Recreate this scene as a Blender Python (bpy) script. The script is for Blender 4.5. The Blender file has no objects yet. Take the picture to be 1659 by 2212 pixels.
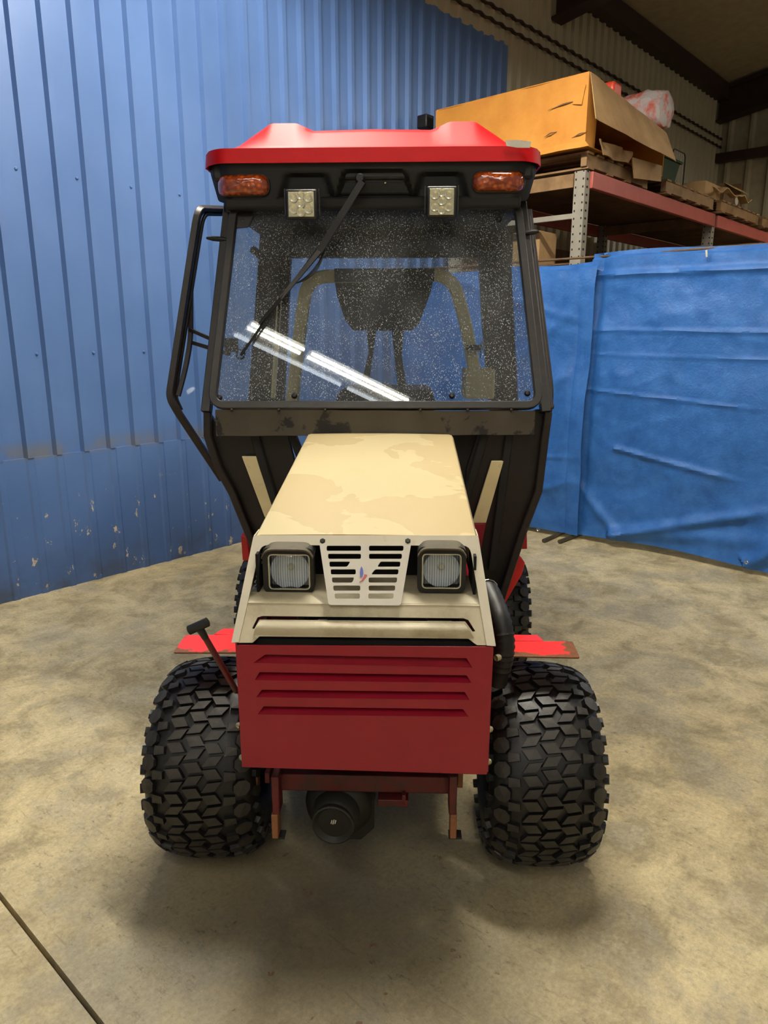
import bpy, math, random
from mathutils import Vector, Matrix, noise
random.seed(7)
R = math.radians
SC = bpy.context.scene
COL = SC.collection

# ------------------------------------------------------------------ camera
F, CX, CY, CAMZ = 1560.0, 829.5, 1106.0, 1.48
PIT = math.atan(386 / F)
cam = bpy.data.cameras.new('camera')
cam.sensor_fit = 'VERTICAL'
cam.sensor_height = 24.0
cam.sensor_width = 18.0
cam.lens = 24.0 * F / 2212.0
cam.clip_start = 0.05
camo = bpy.data.objects.new('camera', cam)
COL.objects.link(camo)
camo.location = (0, 0, CAMZ)
camo.rotation_euler = (math.pi / 2 - PIT, 0, 0)
SC.camera = camo

# ------------------------------------------------------------------ world, exposure
w = bpy.data.worlds.new('world')
SC.world = w
w.use_nodes = True
w.node_tree.nodes['Background'].inputs[0].default_value = (1.0, 0.9, 0.76, 1)
w.node_tree.nodes['Background'].inputs[1].default_value = 0.26
SC.view_settings.view_transform = 'Standard'
SC.view_settings.look = 'None'
SC.view_settings.gamma = 1
SC.view_settings.use_curve_mapping = False
SC.view_settings.exposure = 0.16

LAMP_Z = 4.15
# rows of strip lamps hung over the shop: (A, B of the first end, tube lengths, strength)
LAMP_ROWS = [(-1.32, 0.80, (0.58, 1.22, 1.22, 1.22), 47.0), (-1.52, 0.85, (1.22, 1.22), 9.0), (2.17, 3.20, (1.22, 1.22), 330.0), (-4.8, 2.0, (1.22,) * 4, 30.0), (8.6, 0.7, (1.22,) * 3, 75.0)]  # dim row added for the ghost reflection; rearmost and far-end rows added as fill

# ------------------------------------------------------------------ frames
TH = R(42)
def ray(x, y):
    u = (x - CX) / F
    v = -(y - CY) / F
    c, s = math.cos(PIT), math.sin(PIT)
    return Vector((u, c + v * s, -s + v * c))
def hit(x, y, n, c):
    r = ray(x, y)
    n = Vector(n)
    t = (c - n.z * CAMZ) / n.dot(r)
    return Vector((0, 0, CAMZ)) + r * t
AX = Vector((math.sin(TH), math.cos(TH), 0))
BX = Vector((-math.cos(TH), math.sin(TH), 0))
def rm(p):
    """world point -> room frame (along wall, towards wall, up)"""
    return Vector((p.dot(AX), p.dot(BX), p.z))
def RA(x, y, a): return rm(hit(x, y, AX, a))
def RB(x, y, b): return rm(hit(x, y, BX, b))
def RZ(x, y, z): return rm(hit(x, y, (0, 0, 1), z))
ROOM_ROT = math.pi / 2 - TH
def world(a, b, z): return AX * a + BX * b + Vector((0, 0, z))

TY = R(2)
LU = Vector((math.cos(TY), -math.sin(TY), 0))
LV = Vector((math.sin(TY), math.cos(TY), 0))
TO = Vector((-0.048, 1.55, 0))
def T(x, y, a, b=0.0):
    """pixel ray met with the plane v = a + b z of the tractor's own frame"""
    n = LV - Vector((0, 0, b))
    p = hit(x, y, n, a + TO.dot(LV)) - TO
    return Vector((p.dot(LU), p.dot(LV), p.z))
def TZ(x, y, z):
    p = hit(x, y, (0, 0, 1), z) - TO
    return Vector((p.dot(LU), p.dot(LV), p.z))

# ------------------------------------------------------------------ materials
def s2l(c):
    return tuple(((v / 255) / 12.92 if v / 255 <= 0.04045 else ((v / 255 + 0.055) / 1.055) ** 2.4) for v in c) + (1,)
class NT:
    def __init__(s, name):
        s.m = bpy.data.materials.new(name)
        s.m.use_nodes = True
        s.t = s.m.node_tree
        s.t.nodes.clear()
        s.out = s.n('ShaderNodeOutputMaterial')
        s.b = s.n('ShaderNodeBsdfPrincipled')
        s.l(s.b.outputs[0], s.out.inputs[0])
        s.tc = s.n('ShaderNodeTexCoord').outputs['Object']
    def n(s, t, **k):
        nd = s.t.nodes.new(t)
        for a, v in k.items():
            setattr(nd, a, v)
        return nd
    def l(s, a, b): s.t.links.new(a, b)
    def mapping(s, scale=(1, 1, 1), rot=(0, 0, 0), loc=(0, 0, 0)):
        m = s.n('ShaderNodeMapping')
        m.inputs['Scale'].default_value = scale
        m.inputs['Rotation'].default_value = rot
        m.inputs['Location'].default_value = loc
        s.l(s.tc, m.inputs[0])
        return m.outputs[0]
    def noise(s, sc, det=4, rough=0.6, vec=None, dist=0.0):
        n = s.n('ShaderNodeTexNoise')
        n.inputs['Scale'].default_value = sc
        n.inputs['Detail'].default_value = det
        n.inputs['Roughness'].default_value = rough
        n.inputs['Distortion'].default_value = dist
        s.l(vec if vec else s.tc, n.inputs['Vector'])
        return n.outputs['Fac']
    def voro(s, sc, vec=None, feat='F1'):
        n = s.n('ShaderNodeTexVoronoi', feature=feat)
        n.inputs['Scale'].default_value = sc
        s.l(vec if vec else s.tc, n.inputs['Vector'])
        return n.outputs['Distance']
    def ramp(s, fac, stops):
        r = s.n('ShaderNodeValToRGB')
        e = r.color_ramp.elements
        while len(e) < len(stops):
            e.new(0.5)
        for i, (p, c) in enumerate(stops):
            e[i].position = p
            e[i].color = (c, c, c, 1) if isinstance(c, (int, float)) else c
        s.l(fac, r.inputs[0])
        return r.outputs[0]
    def mix(s, fac, a, b, mode='MIX'):
        m = s.n('ShaderNodeMix', data_type='RGBA', blend_type=mode)
        for i, v in ((0, fac), (6, a), (7, b)):
            if isinstance(v, (int, float)):
                m.inputs[i].default_value = v if i == 0 else (v, v, v, 1)
            elif isinstance(v, tuple):
                m.inputs[i].default_value = v
            else:
                s.l(v, m.inputs[i])
        return m.outputs[2]
    def math(s, op, a, b=0.0, clamp=False):
        m = s.n('ShaderNodeMath', operation=op, use_clamp=clamp)
        for i, v in enumerate((a, b)):
            if isinstance(v, (int, float)):
                m.inputs[i].default_value = v
            else:
                s.l(v, m.inputs[i])
        return m.outputs[0]
    def xyz(s):
        n = s.n('ShaderNodeSeparateXYZ')
        s.l(s.tc, n.inputs[0])
        return n.outputs
    def set(s, col=None, rough=None, metal=None, spec=None, bump=None, bs=0.3, bd=0.01, coat=None):
        for nm, v in (('Base Color', col), ('Roughness', rough), ('Metallic', metal), ('Specular IOR Level', spec), ('Coat Weight', coat)):
            if v is None:
                continue
            if isinstance(v, (int, float, tuple)):
                s.b.inputs[nm].default_value = v
            else:
                s.l(v, s.b.inputs[nm])
        if bump is not None:
            b = s.n('ShaderNodeBump')
            b.inputs['Strength'].default_value = bs
            b.inputs['Distance'].default_value = bd
            s.l(bump, b.inputs['Height'])
            s.l(b.outputs[0], s.b.inputs['Normal'])
        return s.m

def paint(name, col, rough=0.4, var=0.12, dirt=None, dirtcol=(60, 50, 35), metal=0.0, sc=9, bs=0.05, spec=None):
    t = NT(name)
    base = s2l(col)
    n = t.noise(sc, 5)
    k = t.ramp(n, [(0.3, 1 - var), (0.7, 1 + var * 0.6)])
    c = t.mix(1.0, base, k, 'MULTIPLY')
    if dirt:
        d = t.ramp(t.noise(dirt[0], 8, 0.7), [(dirt[1], 0.0), (dirt[1] + dirt[2], dirt[3])])
        c = t.mix(d, c, s2l(dirtcol))
    return t.set(c, rough, metal, spec, bump=t.noise(sc * 22, 3), bs=bs, bd=0.002)

M = {}
M['cream'] = paint('cream_paint', (204, 196, 172), 0.4, 0.05, (30, 0.60, 0.12, 0.22), (120, 105, 75))
def hood_mat():
    t = NT('hood_paint')
    d = t.ramp(t.noise(4.2, 4, 0.5, dist=0.6), [(0.50, 0.0), (0.512, 1.0)])
    rust = t.ramp(t.noise(5.5, 7, 0.72), [(0.60, 0.0), (0.78, 0.35)])
    c = t.mix(d, s2l((200, 184, 140)), s2l((186, 167, 122)))
    c = t.mix(rust, c, s2l((196, 160, 98)))
    return t.set(c, t.mix(d, 0.38, 0.5), 0, bump=t.noise(60, 2), bs=0.01, bd=0.001)
M['hood'] = hood_mat()
M['cream_dusty'] = paint('cream_dusty_paint', (196, 186, 156), 0.55, 0.1, (7, 0.47, 0.25, 0.65), (118, 100, 66))
M['red_panel'] = paint('dark_red_paint', (142, 13, 36), 0.33, 0.07, (24, 0.62, 0.2, 0.25), (90, 20, 20))
def fender_mat():
    t = NT('fender_red_worn')
    x = t.xyz()
    n = t.noise(14, 4, 0.55)
    e = t.math('ADD', t.math('ABSOLUTE', x[0]), t.math('MULTIPLY', t.math('SUBTRACT', n, 0.5), 0.22))
    f = t.ramp(e, [(0.525, 0.0), (0.54, 1.0)])
    f2 = t.ramp(t.math('SUBTRACT', t.math('MULTIPLY', n, 0.16), x[1]), [(-0.20, 0.0), (-0.195, 1.0)])
    f2 = t.ramp(t.math('ADD', x[1], t.math('MULTIPLY', t.math('SUBTRACT', n, 0.5), 0.12)), [(0.262, 1.0), (0.268, 0.0)])
    c = t.mix(t.math('MAXIMUM', f, f2), s2l((232, 44, 42)), t.mix(t.noise(60, 4), s2l((70, 40, 20)), s2l((140, 90, 50))))
    return t.set(c, 0.38, 0, bump=t.noise(200, 2), bs=0.05, bd=0.002)
M['fender'] = fender_mat()
M['red'] = paint('red_paint', (190, 28, 30), 0.4, 0.1, (20, 0.6, 0.2, 0.4), (70, 35, 25))
M['flare_red'] = paint('flare_red_paint', (232, 40, 40), 0.4, 0.08)
M['roof'] = paint('roof_red_gloss', (184, 12, 18), 0.45, 0.05, (40, 0.66, 0.1, 0.15), (120, 40, 30), spec=0.18)
M['black_plastic'] = paint('black_plastic', (17, 16, 15), 0.5, 0.2, (25, 0.55, 0.3, 0.2), (60, 54, 44))
M['frame'] = paint('black_frame_paint', (27, 23, 20), 0.42, 0.25, (30, 0.5, 0.3, 0.45), (66, 56, 44))
M['frame_brown'] = paint('dark_brown_frame_paint', (32, 24, 20), 0.45, 0.25, (30, 0.5, 0.3, 0.45), (68, 52, 40))
M['dark'] = paint('dark_interior', (24, 22, 20), 0.7, 0.3)
M['dark_vinyl'] = paint('dark_vinyl', (22, 20, 18), 0.5, 0.3, (30, 0.55, 0.3, 0.3), (60, 55, 45))
M['smoke_panel'] = paint('smoked_panel', (21, 18, 15), 0.4, 0.3, (12, 0.5, 0.3, 0.4), (44, 37, 28))
M['tan_steel'] = paint('tan_steel', (236, 220, 170), 0.5, 0.1, (22, 0.6, 0.2, 0.5), (70, 60, 45))
M['bolt'] = paint('zinc_bolt', (190, 180, 140), 0.35, 0.1, metal=0.7)
M['chrome'] = paint('chrome_wire', (210, 210, 205), 0.2, 0.05, metal=1.0)
M['rust'] = paint('rusty_iron', (132, 84, 52), 0.7, 0.3, (30, 0.5, 0.2, 0.5), (170, 130, 95))
M['red_greasy'] = paint('greasy_red_paint', (92, 18, 20), 0.5, 0.25, (14, 0.45, 0.2, 0.8), (50, 34, 26))
M['axle'] = paint('greasy_iron', (30, 28, 23), 0.6, 0.3)
def apron_mat():
    t = NT('dusty_rubber_flap')
    f = t.ramp(t.noise(9, 6, 0.62, dist=0.3), [(0.57, 0.0), (0.61, 1.0)])
    c = t.mix(f, s2l((74, 68, 55)), s2l((30, 27, 23)))
    return t.set(c, 0.7, 0, bump=t.noise(80, 4), bs=0.2, bd=0.004)
M['apron'] = apron_mat()
def rubber(name, col):
    t = NT(name)
    c = t.mix(t.ramp(t.noise(28, 5), [(0.35, 0.0), (0.7, 1.0)]), s2l(col), s2l(tuple(int(v * 0.6) for v in col)))
    return t.set(c, 0.5, 0, bump=t.noise(120, 4), bs=0.15, bd=0.003)
M['rubber'] = rubber('tyre_rubber', (19, 18, 18))
M['rubber_top'] = rubber('tread_face_dusty', (48, 44, 37))
M['silver'] = paint('reflector_silver', (240, 245, 250), 0.35, 0.03, metal=0.3)
M['grille'] = paint('grille_cream', (202, 196, 180), 0.35, 0.05, (60, 0.62, 0.1, 0.2), (120, 100, 70))
M['emblem_blue'] = paint('emblem_blue', (24, 42, 150), 0.3, 0.02)
M['emblem_red'] = paint('emblem_red', (170, 40, 36), 0.3, 0.02)
M['headlight_top'] = paint('headlight_housing_dusty', (84, 75, 54), 0.65, 0.3, (18, 0.48, 0.2, 0.7), (30, 28, 24))
def amber():
    t = NT('amber_lens')
    v = t.voro(64)
    c = t.mix(t.ramp(v, [(0.1, 0.0), (0.6, 1.0)]), s2l((225, 100, 14)), s2l((150, 56, 8)))
    t.b.inputs['Transmission Weight'].default_value = 0.25
    return t.set(c, 0.12, 0, bump=v, bs=0.3, bd=0.004, coat=1.0)
M['amber'] = amber()
M['led'] = paint('led_reflector', (214, 210, 176), 0.2, 0.1, metal=0.75)
M['led_cup'] = paint('led_cup', (236, 234, 210), 0.15, 0.05, metal=0.5)

def glass(name, tint, dust=0.0, refl=0.05, film=0.0, ior=1.5):
    t = NT(name)
    t.t.nodes.remove(t.b)
    tr = t.n('ShaderNodeBsdfTransparent')
    tr.inputs[0].default_value = tint
    gl = t.n('ShaderNodeBsdfGlossy')
    gl.inputs['Roughness'].default_value = 0.012
    if ior < 1.2:
        fr = t.n('ShaderNodeValue')
        fr.outputs[0].default_value = 0.004
    else:
        fr = t.n('ShaderNodeLayerWeight')
        fr.inputs[0].default_value = 0.5
    mx = t.n('ShaderNodeMixShader')
    ff = fr.outputs[0] if ior < 1.2 else t.math('ADD', t.math('MULTIPLY', t.math('POWER', fr.outputs[1], 5.0), 0.9), 0.04)
    t.l(t.math('ADD', ff, refl), mx.inputs[0])
    t.l(tr.outputs[0], mx.inputs[1])
    t.l(gl.outputs[0], mx.inputs[2])
    last = mx.outputs[0]
    if dust:
        streak = t.mapping((1, 1, 0.35))
        spec = t.ramp(t.voro(270, streak), [(0.21, 1.0), (0.29, 0.0)])
        msk = t.ramp(t.noise(8, 6, 0.75), [(0.36, 0.15), (0.56, 1.0)])
        rnd = t.ramp(t.noise(140, 2), [(0.44, 0.0), (0.54, 1.0)])
        filmn = t.ramp(t.noise(6, 5, 0.6, t.mapping((1, 1, 0.25))), [(0.35, film * 0.3), (0.75, film)])
        f = t.math('MAXIMUM', t.math('MULTIPLY', t.math('MULTIPLY', spec, msk), t.math('MULTIPLY', rnd, dust)), filmn)
        df = t.n('ShaderNodeBsdfDiffuse')
        df.inputs[0].default_value = (0.78, 0.8, 0.82, 1)
        m2 = t.n('ShaderNodeMixShader')
        t.l(f, m2.inputs[0])
        t.l(last, m2.inputs[1])
        t.l(df.outputs[0], m2.inputs[2])
        last = m2.outputs[0]
    t.l(last, t.out.inputs[0])
    return t.m
M['windshield'] = glass('windshield_glass', (0.74, 0.77, 0.78, 1), 0.9, 0.0, 0.07)
M['side_glass'] = glass('side_glass', (0.93, 0.94, 0.94, 1), 0.0, 0.0, 0.0, 1.12)
M['lens'] = glass('headlight_lens', (0.93, 0.95, 0.96, 1), 0.0, 0.03)
def flute(m):
    nt = m.node_tree
    tr = [n for n in nt.nodes if n.type == 'BSDF_TRANSPARENT'][0]
    wv = nt.nodes.new('ShaderNodeTexWave'); wv.bands_direction = 'X'
    wv.inputs['Scale'].default_value = 55; wv.inputs['Distortion'].default_value = 0.3
    tc = nt.nodes.new('ShaderNodeTexCoord')
    nt.links.new(tc.outputs['Object'], wv.inputs['Vector'])
    rp = nt.nodes.new('ShaderNodeValToRGB')
    rp.color_ramp.elements[0].position = 0.25; rp.color_ramp.elements[0].color = (0.72, 0.74, 0.75, 1)
    rp.color_ramp.elements[1].position = 0.6; rp.color_ramp.elements[1].color = (0.98, 0.99, 1, 1)
    nt.links.new(wv.outputs['Fac'], rp.inputs[0]); nt.links.new(rp.outputs[0], tr.inputs[0])
flute(M['lens'])

def blue_wall():
    t = NT('blue_painted_sheet_metal')
    x = t.xyz()
    blue = t.mix(t.ramp(t.noise(1.3, 3), [(0.3, 0.0), (0.7, 1.0)]), s2l((84, 116, 168)), s2l((96, 128, 180)))
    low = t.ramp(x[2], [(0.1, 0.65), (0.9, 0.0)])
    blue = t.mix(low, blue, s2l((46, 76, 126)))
    band = t.math('MULTIPLY', t.ramp(x[2], [(0.78, 0.0), (0.80, 1.0)]), t.ramp(x[2], [(0.83, 1.0), (0.9, 0.0)]))
    blue = t.mix(t.math('MULTIPLY', band, t.ramp(t.noise(5, 5), [(0.42, 0.0), (0.6, 0.7)])), blue, s2l((120, 118, 110)))
    chips = t.ramp(t.noise(13, 6, 0.68, t.mapping((1, 1, 0.6))), [(0.622, 0.0), (0.635, 1.0)])
    chips = t.math('MULTIPLY', chips, t.ramp(x[2], [(0.45, 1.0), (0.62, 0.0)]))
    blue = t.mix(chips, blue, s2l((200, 186, 160)))
    dirty = t.math('MULTIPLY', t.ramp(t.noise(6, 5), [(0.4, 0.0), (0.65, 0.8)]), t.ramp(x[2], [(0.0, 1.0), (0.28, 0.0)]))
    blue = t.mix(dirty, blue, s2l((60, 66, 74)))
    tan = t.mix(t.noise(3, 4), s2l((186, 178, 150)), s2l((160, 152, 128)))
    wob = t.math('MULTIPLY', t.math('SUBTRACT', t.noise(8, 3), 0.5), 0.06)
    top = t.math('GREATER_THAN', t.math('ADD', x[2], wob), 4.06)
    far = t.math('GREATER_THAN', x[0], 6.36)
    c = t.mix(t.math('MAXIMUM', top, far), blue, tan)
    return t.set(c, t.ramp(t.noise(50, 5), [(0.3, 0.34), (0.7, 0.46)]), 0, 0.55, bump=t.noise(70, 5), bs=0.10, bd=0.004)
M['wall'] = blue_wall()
M['tan_wall'] = paint('tan_sheet_metal', (170, 160, 132), 0.55, 0.15)
M['ceiling'] = paint('ceiling_insulation', (160, 146, 118), 0.8, 0.15, bs=0.2)
M['rafter'] = paint('dark_red_steel', (52, 30, 24), 0.6, 0.2)
def concrete():
    t = NT('shop_concrete')
    a = t.noise(0.9, 6, 0.6, dist=0.3)
    b = t.noise(4.5, 9, 0.68, dist=0.4)
    c = t.mix(t.ramp(a, [(0.32, 0.0), (0.68, 1.0)]), s2l((216, 196, 146)), s2l((206, 193, 154)))
    c = t.mix(t.ramp(b, [(0.40, 0.0), (0.60, 0.95)]), c, s2l((156, 142, 108)))
    c = t.mix(t.ramp(t.noise(2.3, 7, 0.7, dist=0.5), [(0.5, 0.0), (0.6, 0.6)]), c, s2l((166, 158, 136)))
    c = t.mix(t.ramp(t.noise(11, 10, 0.75), [(0.5, 0.0), (0.72, 0.6)]), c, s2l((214, 200, 162)))
    specks = t.ramp(t.noise(46, 8, 0.8, t.mapping((1, 0.55, 1), (0, 0, 0.9))), [(0.555, 0.0), (0.66, 0.85)])
    msk = t.ramp(t.noise(1.7, 4), [(0.42, 0.1), (0.6, 1.0)])
    c = t.mix(t.math('MULTIPLY', specks, msk), c, s2l((84, 70, 50)))
    mic = t.ramp(t.noise(75, 6, 0.8), [(0.36, 0.74), (0.62, 1.08)])
    c = t.mix(1.0, c, mic, 'MULTIPLY')
    scr = t.ramp(t.noise(9, 5, 0.7, t.mapping((9, 0.7, 1), (0, 0, 0.45))), [(0.60, 0.0), (0.68, 0.4)])
    c = t.mix(scr, c, s2l((104, 92, 70)))
    # oil stain and the tractor's shadow, painted together as one dark patch
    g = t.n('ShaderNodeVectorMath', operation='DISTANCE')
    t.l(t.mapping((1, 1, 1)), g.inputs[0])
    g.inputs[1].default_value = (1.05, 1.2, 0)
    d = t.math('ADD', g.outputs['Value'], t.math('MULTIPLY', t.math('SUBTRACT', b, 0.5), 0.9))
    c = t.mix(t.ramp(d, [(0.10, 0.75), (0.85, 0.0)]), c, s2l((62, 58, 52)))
    rs = t.math('MULTIPLY', t.ramp(t.noise(17, 5, 0.6), [(0.66, 0.0), (0.70, 0.8)]), t.ramp(g.outputs['Value'], [(0.3, 1.0), (1.6, 0.0)]))
    c = t.mix(rs, c, s2l((96, 60, 34)))
    return t.set(c, t.ramp(b, [(0.35, 0.42), (0.65, 0.62)]), 0, 0.4, bump=t.noise(30, 9, 0.7), bs=0.22, bd=0.006)
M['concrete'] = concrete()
M['joint'] = paint('joint_dirt', (38, 32, 24), 0.9, 0.2)
def tarp_mat():
    t = NT('blue_poly_tarp')
    c = t.mix(t.ramp(t.noise(7, 8, 0.7), [(0.35, 0.0), (0.7, 1.0)]), s2l((38, 92, 160)), s2l((58, 114, 184)))
    h = t.math('ADD', t.noise(6, 9, 0.72, dist=0.4), t.math('MULTIPLY', t.noise(60, 4), 0.25))
    return t.set(c, 0.5, 0, 0.4, bump=h, bs=0.35, bd=0.02)
M['tarp'] = tarp_mat()
def card(name, c1, c2, r=0.75):
    t = NT(name)
    c = t.mix(t.ramp(t.noise(5, 6), [(0.35, 0.0), (0.7, 1.0)]), s2l(c1), s2l(c2))
    mark = t.ramp(t.noise(8, 8, 0.75, t.mapping((0.6, 0.6, 2))), [(0.66, 0.0), (0.70, 0.5)])
    c = t.mix(mark, c, s2l((90, 60, 25)))
    return t.set(c, r, 0, bump=t.noise(16, 6), bs=0.3, bd=0.01)
M['box_orange'] = card('orange_tan_cardboard', (212, 146, 58), (196, 128, 44))
M['card'] = card('tan_cardboard', (176, 142, 96), (150, 116, 74))
M['card_dark'] = card('brown_cardboard', (112, 84, 54), (84, 60, 38))
M['wood'] = card('pallet_wood', (150, 118, 78), (110, 82, 50))
M['pink_steel'] = paint('faded_red_rack_beam', (176, 88, 78), 0.5, 0.12, (12, 0.55, 0.2, 0.3), (110, 60, 50))
M['grey_steel'] = paint('grey_rack_steel', (150, 144, 128), 0.5, 0.12, (20, 0.6, 0.2, 0.4), (90, 80, 65))
M['hole'] = paint('black_hole', (10, 9, 8), 0.9, 0.1)
def wrap():
    t = NT('plastic_wrap')
    c = t.mix(t.ramp(t.noise(9, 5), [(0.45, 0.0), (0.6, 1.0)]), s2l((196, 188, 186)), s2l((214, 110, 92)))
    return t.set(c, 0.22, 0, 0.6, bump=t.noise(22, 6, 0.7), bs=0.8, bd=0.02)
M['wrap'] = wrap()
M['lid_red'] = paint('red_lid', (222, 70, 44), 0.35, 0.05)
M['green'] = paint('dark_green_plastic', (18, 52, 40), 0.15, 0.1)
M['sticker'] = paint('white_sticker', (214, 208, 190), 0.5, 0.1, (60, 0.55, 0.1, 0.3), (200, 80, 60))
M['pipe'] = paint('steel_pipe', (92, 84, 64), 0.4, 0.15, metal=0.5)
M['lamp_white'] = paint('lamp_enamel', (230, 230, 224), 0.4, 0.03)
def emis(name, col, st):
    t = NT(name)
    t.b.inputs['Emission Color'].default_value = col
    t.b.inputs['Emission Strength'].default_value = st
    return t.set((0.8, 0.8, 0.8, 1), 0.4)

# ------------------------------------------------------------------ mesh builder
def V(*a): return Vector(a)
def lerp(a, b, t): return a + (b - a) * t
class MB:
    def __init__(s):
        s.v = []; s.f = []; s.mi = []
    def add(s, vs, fs, mi=0):
        o = len(s.v)
        s.v += [Vector(p) for p in vs]
        for f in fs:
            s.f.append([i + o for i in f]); s.mi.append(mi)
    def hexa(s, b, t, mi=0):
        s.add(list(b) + list(t), [(3, 2, 1, 0), (4, 5, 6, 7), (0, 1, 5, 4), (1, 2, 6, 5), (2, 3, 7, 6), (3, 0, 4, 7)], mi)
        return s
    def box(s, c, d, rot=None, mi=0):
        c = Vector(c); x, y, z = [k / 2 for k in d]
        P = [V(-x, -y, -z), V(x, -y, -z), V(x, y, -z), V(-x, y, -z), V(-x, -y, z), V(x, -y, z), V(x, y, z), V(-x, y, z)]
        if rot is not None:
            P = [rot @ p for p in P]
        P = [p + c for p in P]
        return s.hexa(P[:4], P[4:], mi)
    def prism(s, pts, d, mi=0):
        n = len(pts); d = Vector(d)
        vs = [Vector(p) for p in pts] + [Vector(p) + d for p in pts]
        s.add(vs, [tuple(range(n)), tuple(range(2 * n - 1, n - 1, -1))] + [(i, i + n, (i + 1) % n + n, (i + 1) % n) for i in range(n)], mi)
        return s
    def tube(s, path, r, n=8, closed=False, prof=None, up=None, mi=0):
        path = [Vector(p) for p in path]
        m = len(path)
        prof = prof or [(math.cos(2 * math.pi * i / n), math.sin(2 * math.pi * i / n)) for i in range(n)]
        n = len(prof)
        o = len(s.v)
        nrm = None
        for i, p in enumerate(path):
            a = path[(i - 1) % m] if (closed or i > 0) else p
            b = path[(i + 1) % m] if (closed or i < m - 1) else p
            t = (b - a).normalized()
            if up is not None:
                nrm = (Vector(up) - t * Vector(up).dot(t)).normalized()
            elif nrm is None:
                k = V(0, 0, 1) if abs(t.z) < 0.9 else V(1, 0, 0)
                nrm = (k - t * k.dot(t)).normalized()
            else:
                nrm = (nrm - t * nrm.dot(t)).normalized()
            bn = t.cross(nrm)
            rr = r[i] if isinstance(r, (list, tuple)) else r
            for (cx, cy) in prof:
                s.v.append(p + nrm * cx * rr + bn * cy * rr)
        rng = m if closed else m - 1
        for i in range(rng):
            for j in range(n):
                s.f.append([o + i * n + j, o + i * n + (j + 1) % n, o + ((i + 1) % m) * n + (j + 1) % n, o + ((i + 1) % m) * n + j]); s.mi.append(mi)
        if not closed:
            s.f.append([o + j for j in range(n)][::-1]); s.mi.append(mi)
            s.f.append([o + (m - 1) * n + j for j in range(n)]); s.mi.append(mi)
        return s
    def lathe(s, prof, c, axis, seg=24, mi=0, close=False):
        """prof: (radius, height along axis)"""
        axis = Vector(axis).normalized()
        k = V(0, 0, 1) if abs(axis.z) < 0.9 else V(1, 0, 0)
        a = (k - axis * k.dot(axis)).normalized(); b = axis.cross(a)
        c = Vector(c); o = len(s.v); n = len(prof)
        for i in range(seg):
            th = 2 * math.pi * i / seg
            for r, h in prof:
                s.v.append(c + axis * h + (a * math.cos(th) + b * math.sin(th)) * r)
        for i in range(seg):
            for j in range(n if close else n - 1):
                s.f.append([o + i * n + j, o + ((i + 1) % seg) * n + j, o + ((i + 1) % seg) * n + (j + 1) % n, o + i * n + (j + 1) % n]); s.mi.append(mi)
        return s
    def grid(s, fn, nu, nv, mi=0):
        o = len(s.v)
        for j in range(nv + 1):
            for i in range(nu + 1):
                s.v.append(Vector(fn(i / nu, j / nv)))
        for j in range(nv):
            for i in range(nu):
                a = o + j * (nu + 1) + i
                s.f.append([a, a + 1, a + nu + 2, a + nu + 1]); s.mi.append(mi)
        return s
    def sheet(s, fn, nu, nv, d, mi=0):
        """closed sheet: grid and its copy offset by d"""
        d = Vector(d); o = len(s.v)
        s.grid(fn, nu, nv, mi)
        k = len(s.v) - o
        s.v += [p + d for p in s.v[o:]]
        fs = s.f[-nu * nv:]
        for f in list(fs):
            s.f.append([i + k for i in f][::-1]); s.mi.append(mi)
        rim = [o + i for i in range(nu + 1)] + [o + j * (nu + 1) + nu for j in range(1, nv + 1)] + [o + nv * (nu + 1) + i for i in range(nu - 1, -1, -1)] + [o + j * (nu + 1) for j in range(nv - 1, 0, -1)]
        for a, b in zip(rim, rim[1:] + rim[:1]):
            s.f.append([a, a + k, b + k, b]); s.mi.append(mi)
        return s
    def build(s, name, mat, parent=None, smooth=False, bevel=0, seg=2, label=None, kind=None, fix=True, solid=0):
        me = bpy.data.meshes.new(name)
        me.from_pydata([tuple(p) for p in s.v], [], s.f)
        mats = mat if isinstance(mat, (list, tuple)) else [mat]
        for m in mats:
            me.materials.append(M[m] if isinstance(m, str) else m)
        if len(mats) > 1:
            me.polygons.foreach_set('material_index', s.mi)
        return finish(name, me, parent, smooth, bevel, seg, label, kind, fix, solid)
def finish(name, me, parent=None, smooth=False, bevel=0, seg=2, label=None, kind=None, fix=True, solid=0):
    if fix:
        import bmesh
        bm = bmesh.new(); bm.from_mesh(me)
        bmesh.ops.recalc_face_normals(bm, faces=bm.faces)
        bm.to_mesh(me); bm.free()
    if smooth or bevel:
        me.polygons.foreach_set('use_smooth', [True] * len(me.polygons))
        me.set_sharp_from_angle(angle=R(38))
    o = bpy.data.objects.new(name, me)
    COL.objects.link(o)
    if parent is not None:
        o.parent = parent
    if solid:
        md = o.modifiers.new('solid', 'SOLIDIFY'); md.thickness = solid; md.offset = 0
    if bevel:
        md = o.modifiers.new('bevel', 'BEVEL')
        md.width = bevel; md.segments = seg; md.limit_method = 'ANGLE'; md.angle_limit = R(35)
        md.harden_normals = False
    if label: o['label'] = label
    if kind: o['kind'] = kind
    return o
def round_poly(pts, r, seg=4):
    pts = [Vector((p[0], p[1])) for p in pts]
    out = []; n = len(pts)
    for i in range(n):
        p = pts[i]; a = pts[i - 1]; b = pts[(i + 1) % n]
        rr = r[i] if isinstance(r, (list, tuple)) else r
        da = (a - p); db = (b - p)
        k = min(rr, da.length * 0.45, db.length * 0.45)
        if k < 1e-5:
            out.append(p); continue
        q0 = p + da.normalized() * k; q1 = p + db.normalized() * k
        for j in range(seg + 1):
            t = j / seg
            out.append(q0 * (1 - t) ** 2 + p * 2 * t * (1 - t) + q1 * t * t)
    return out
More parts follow.
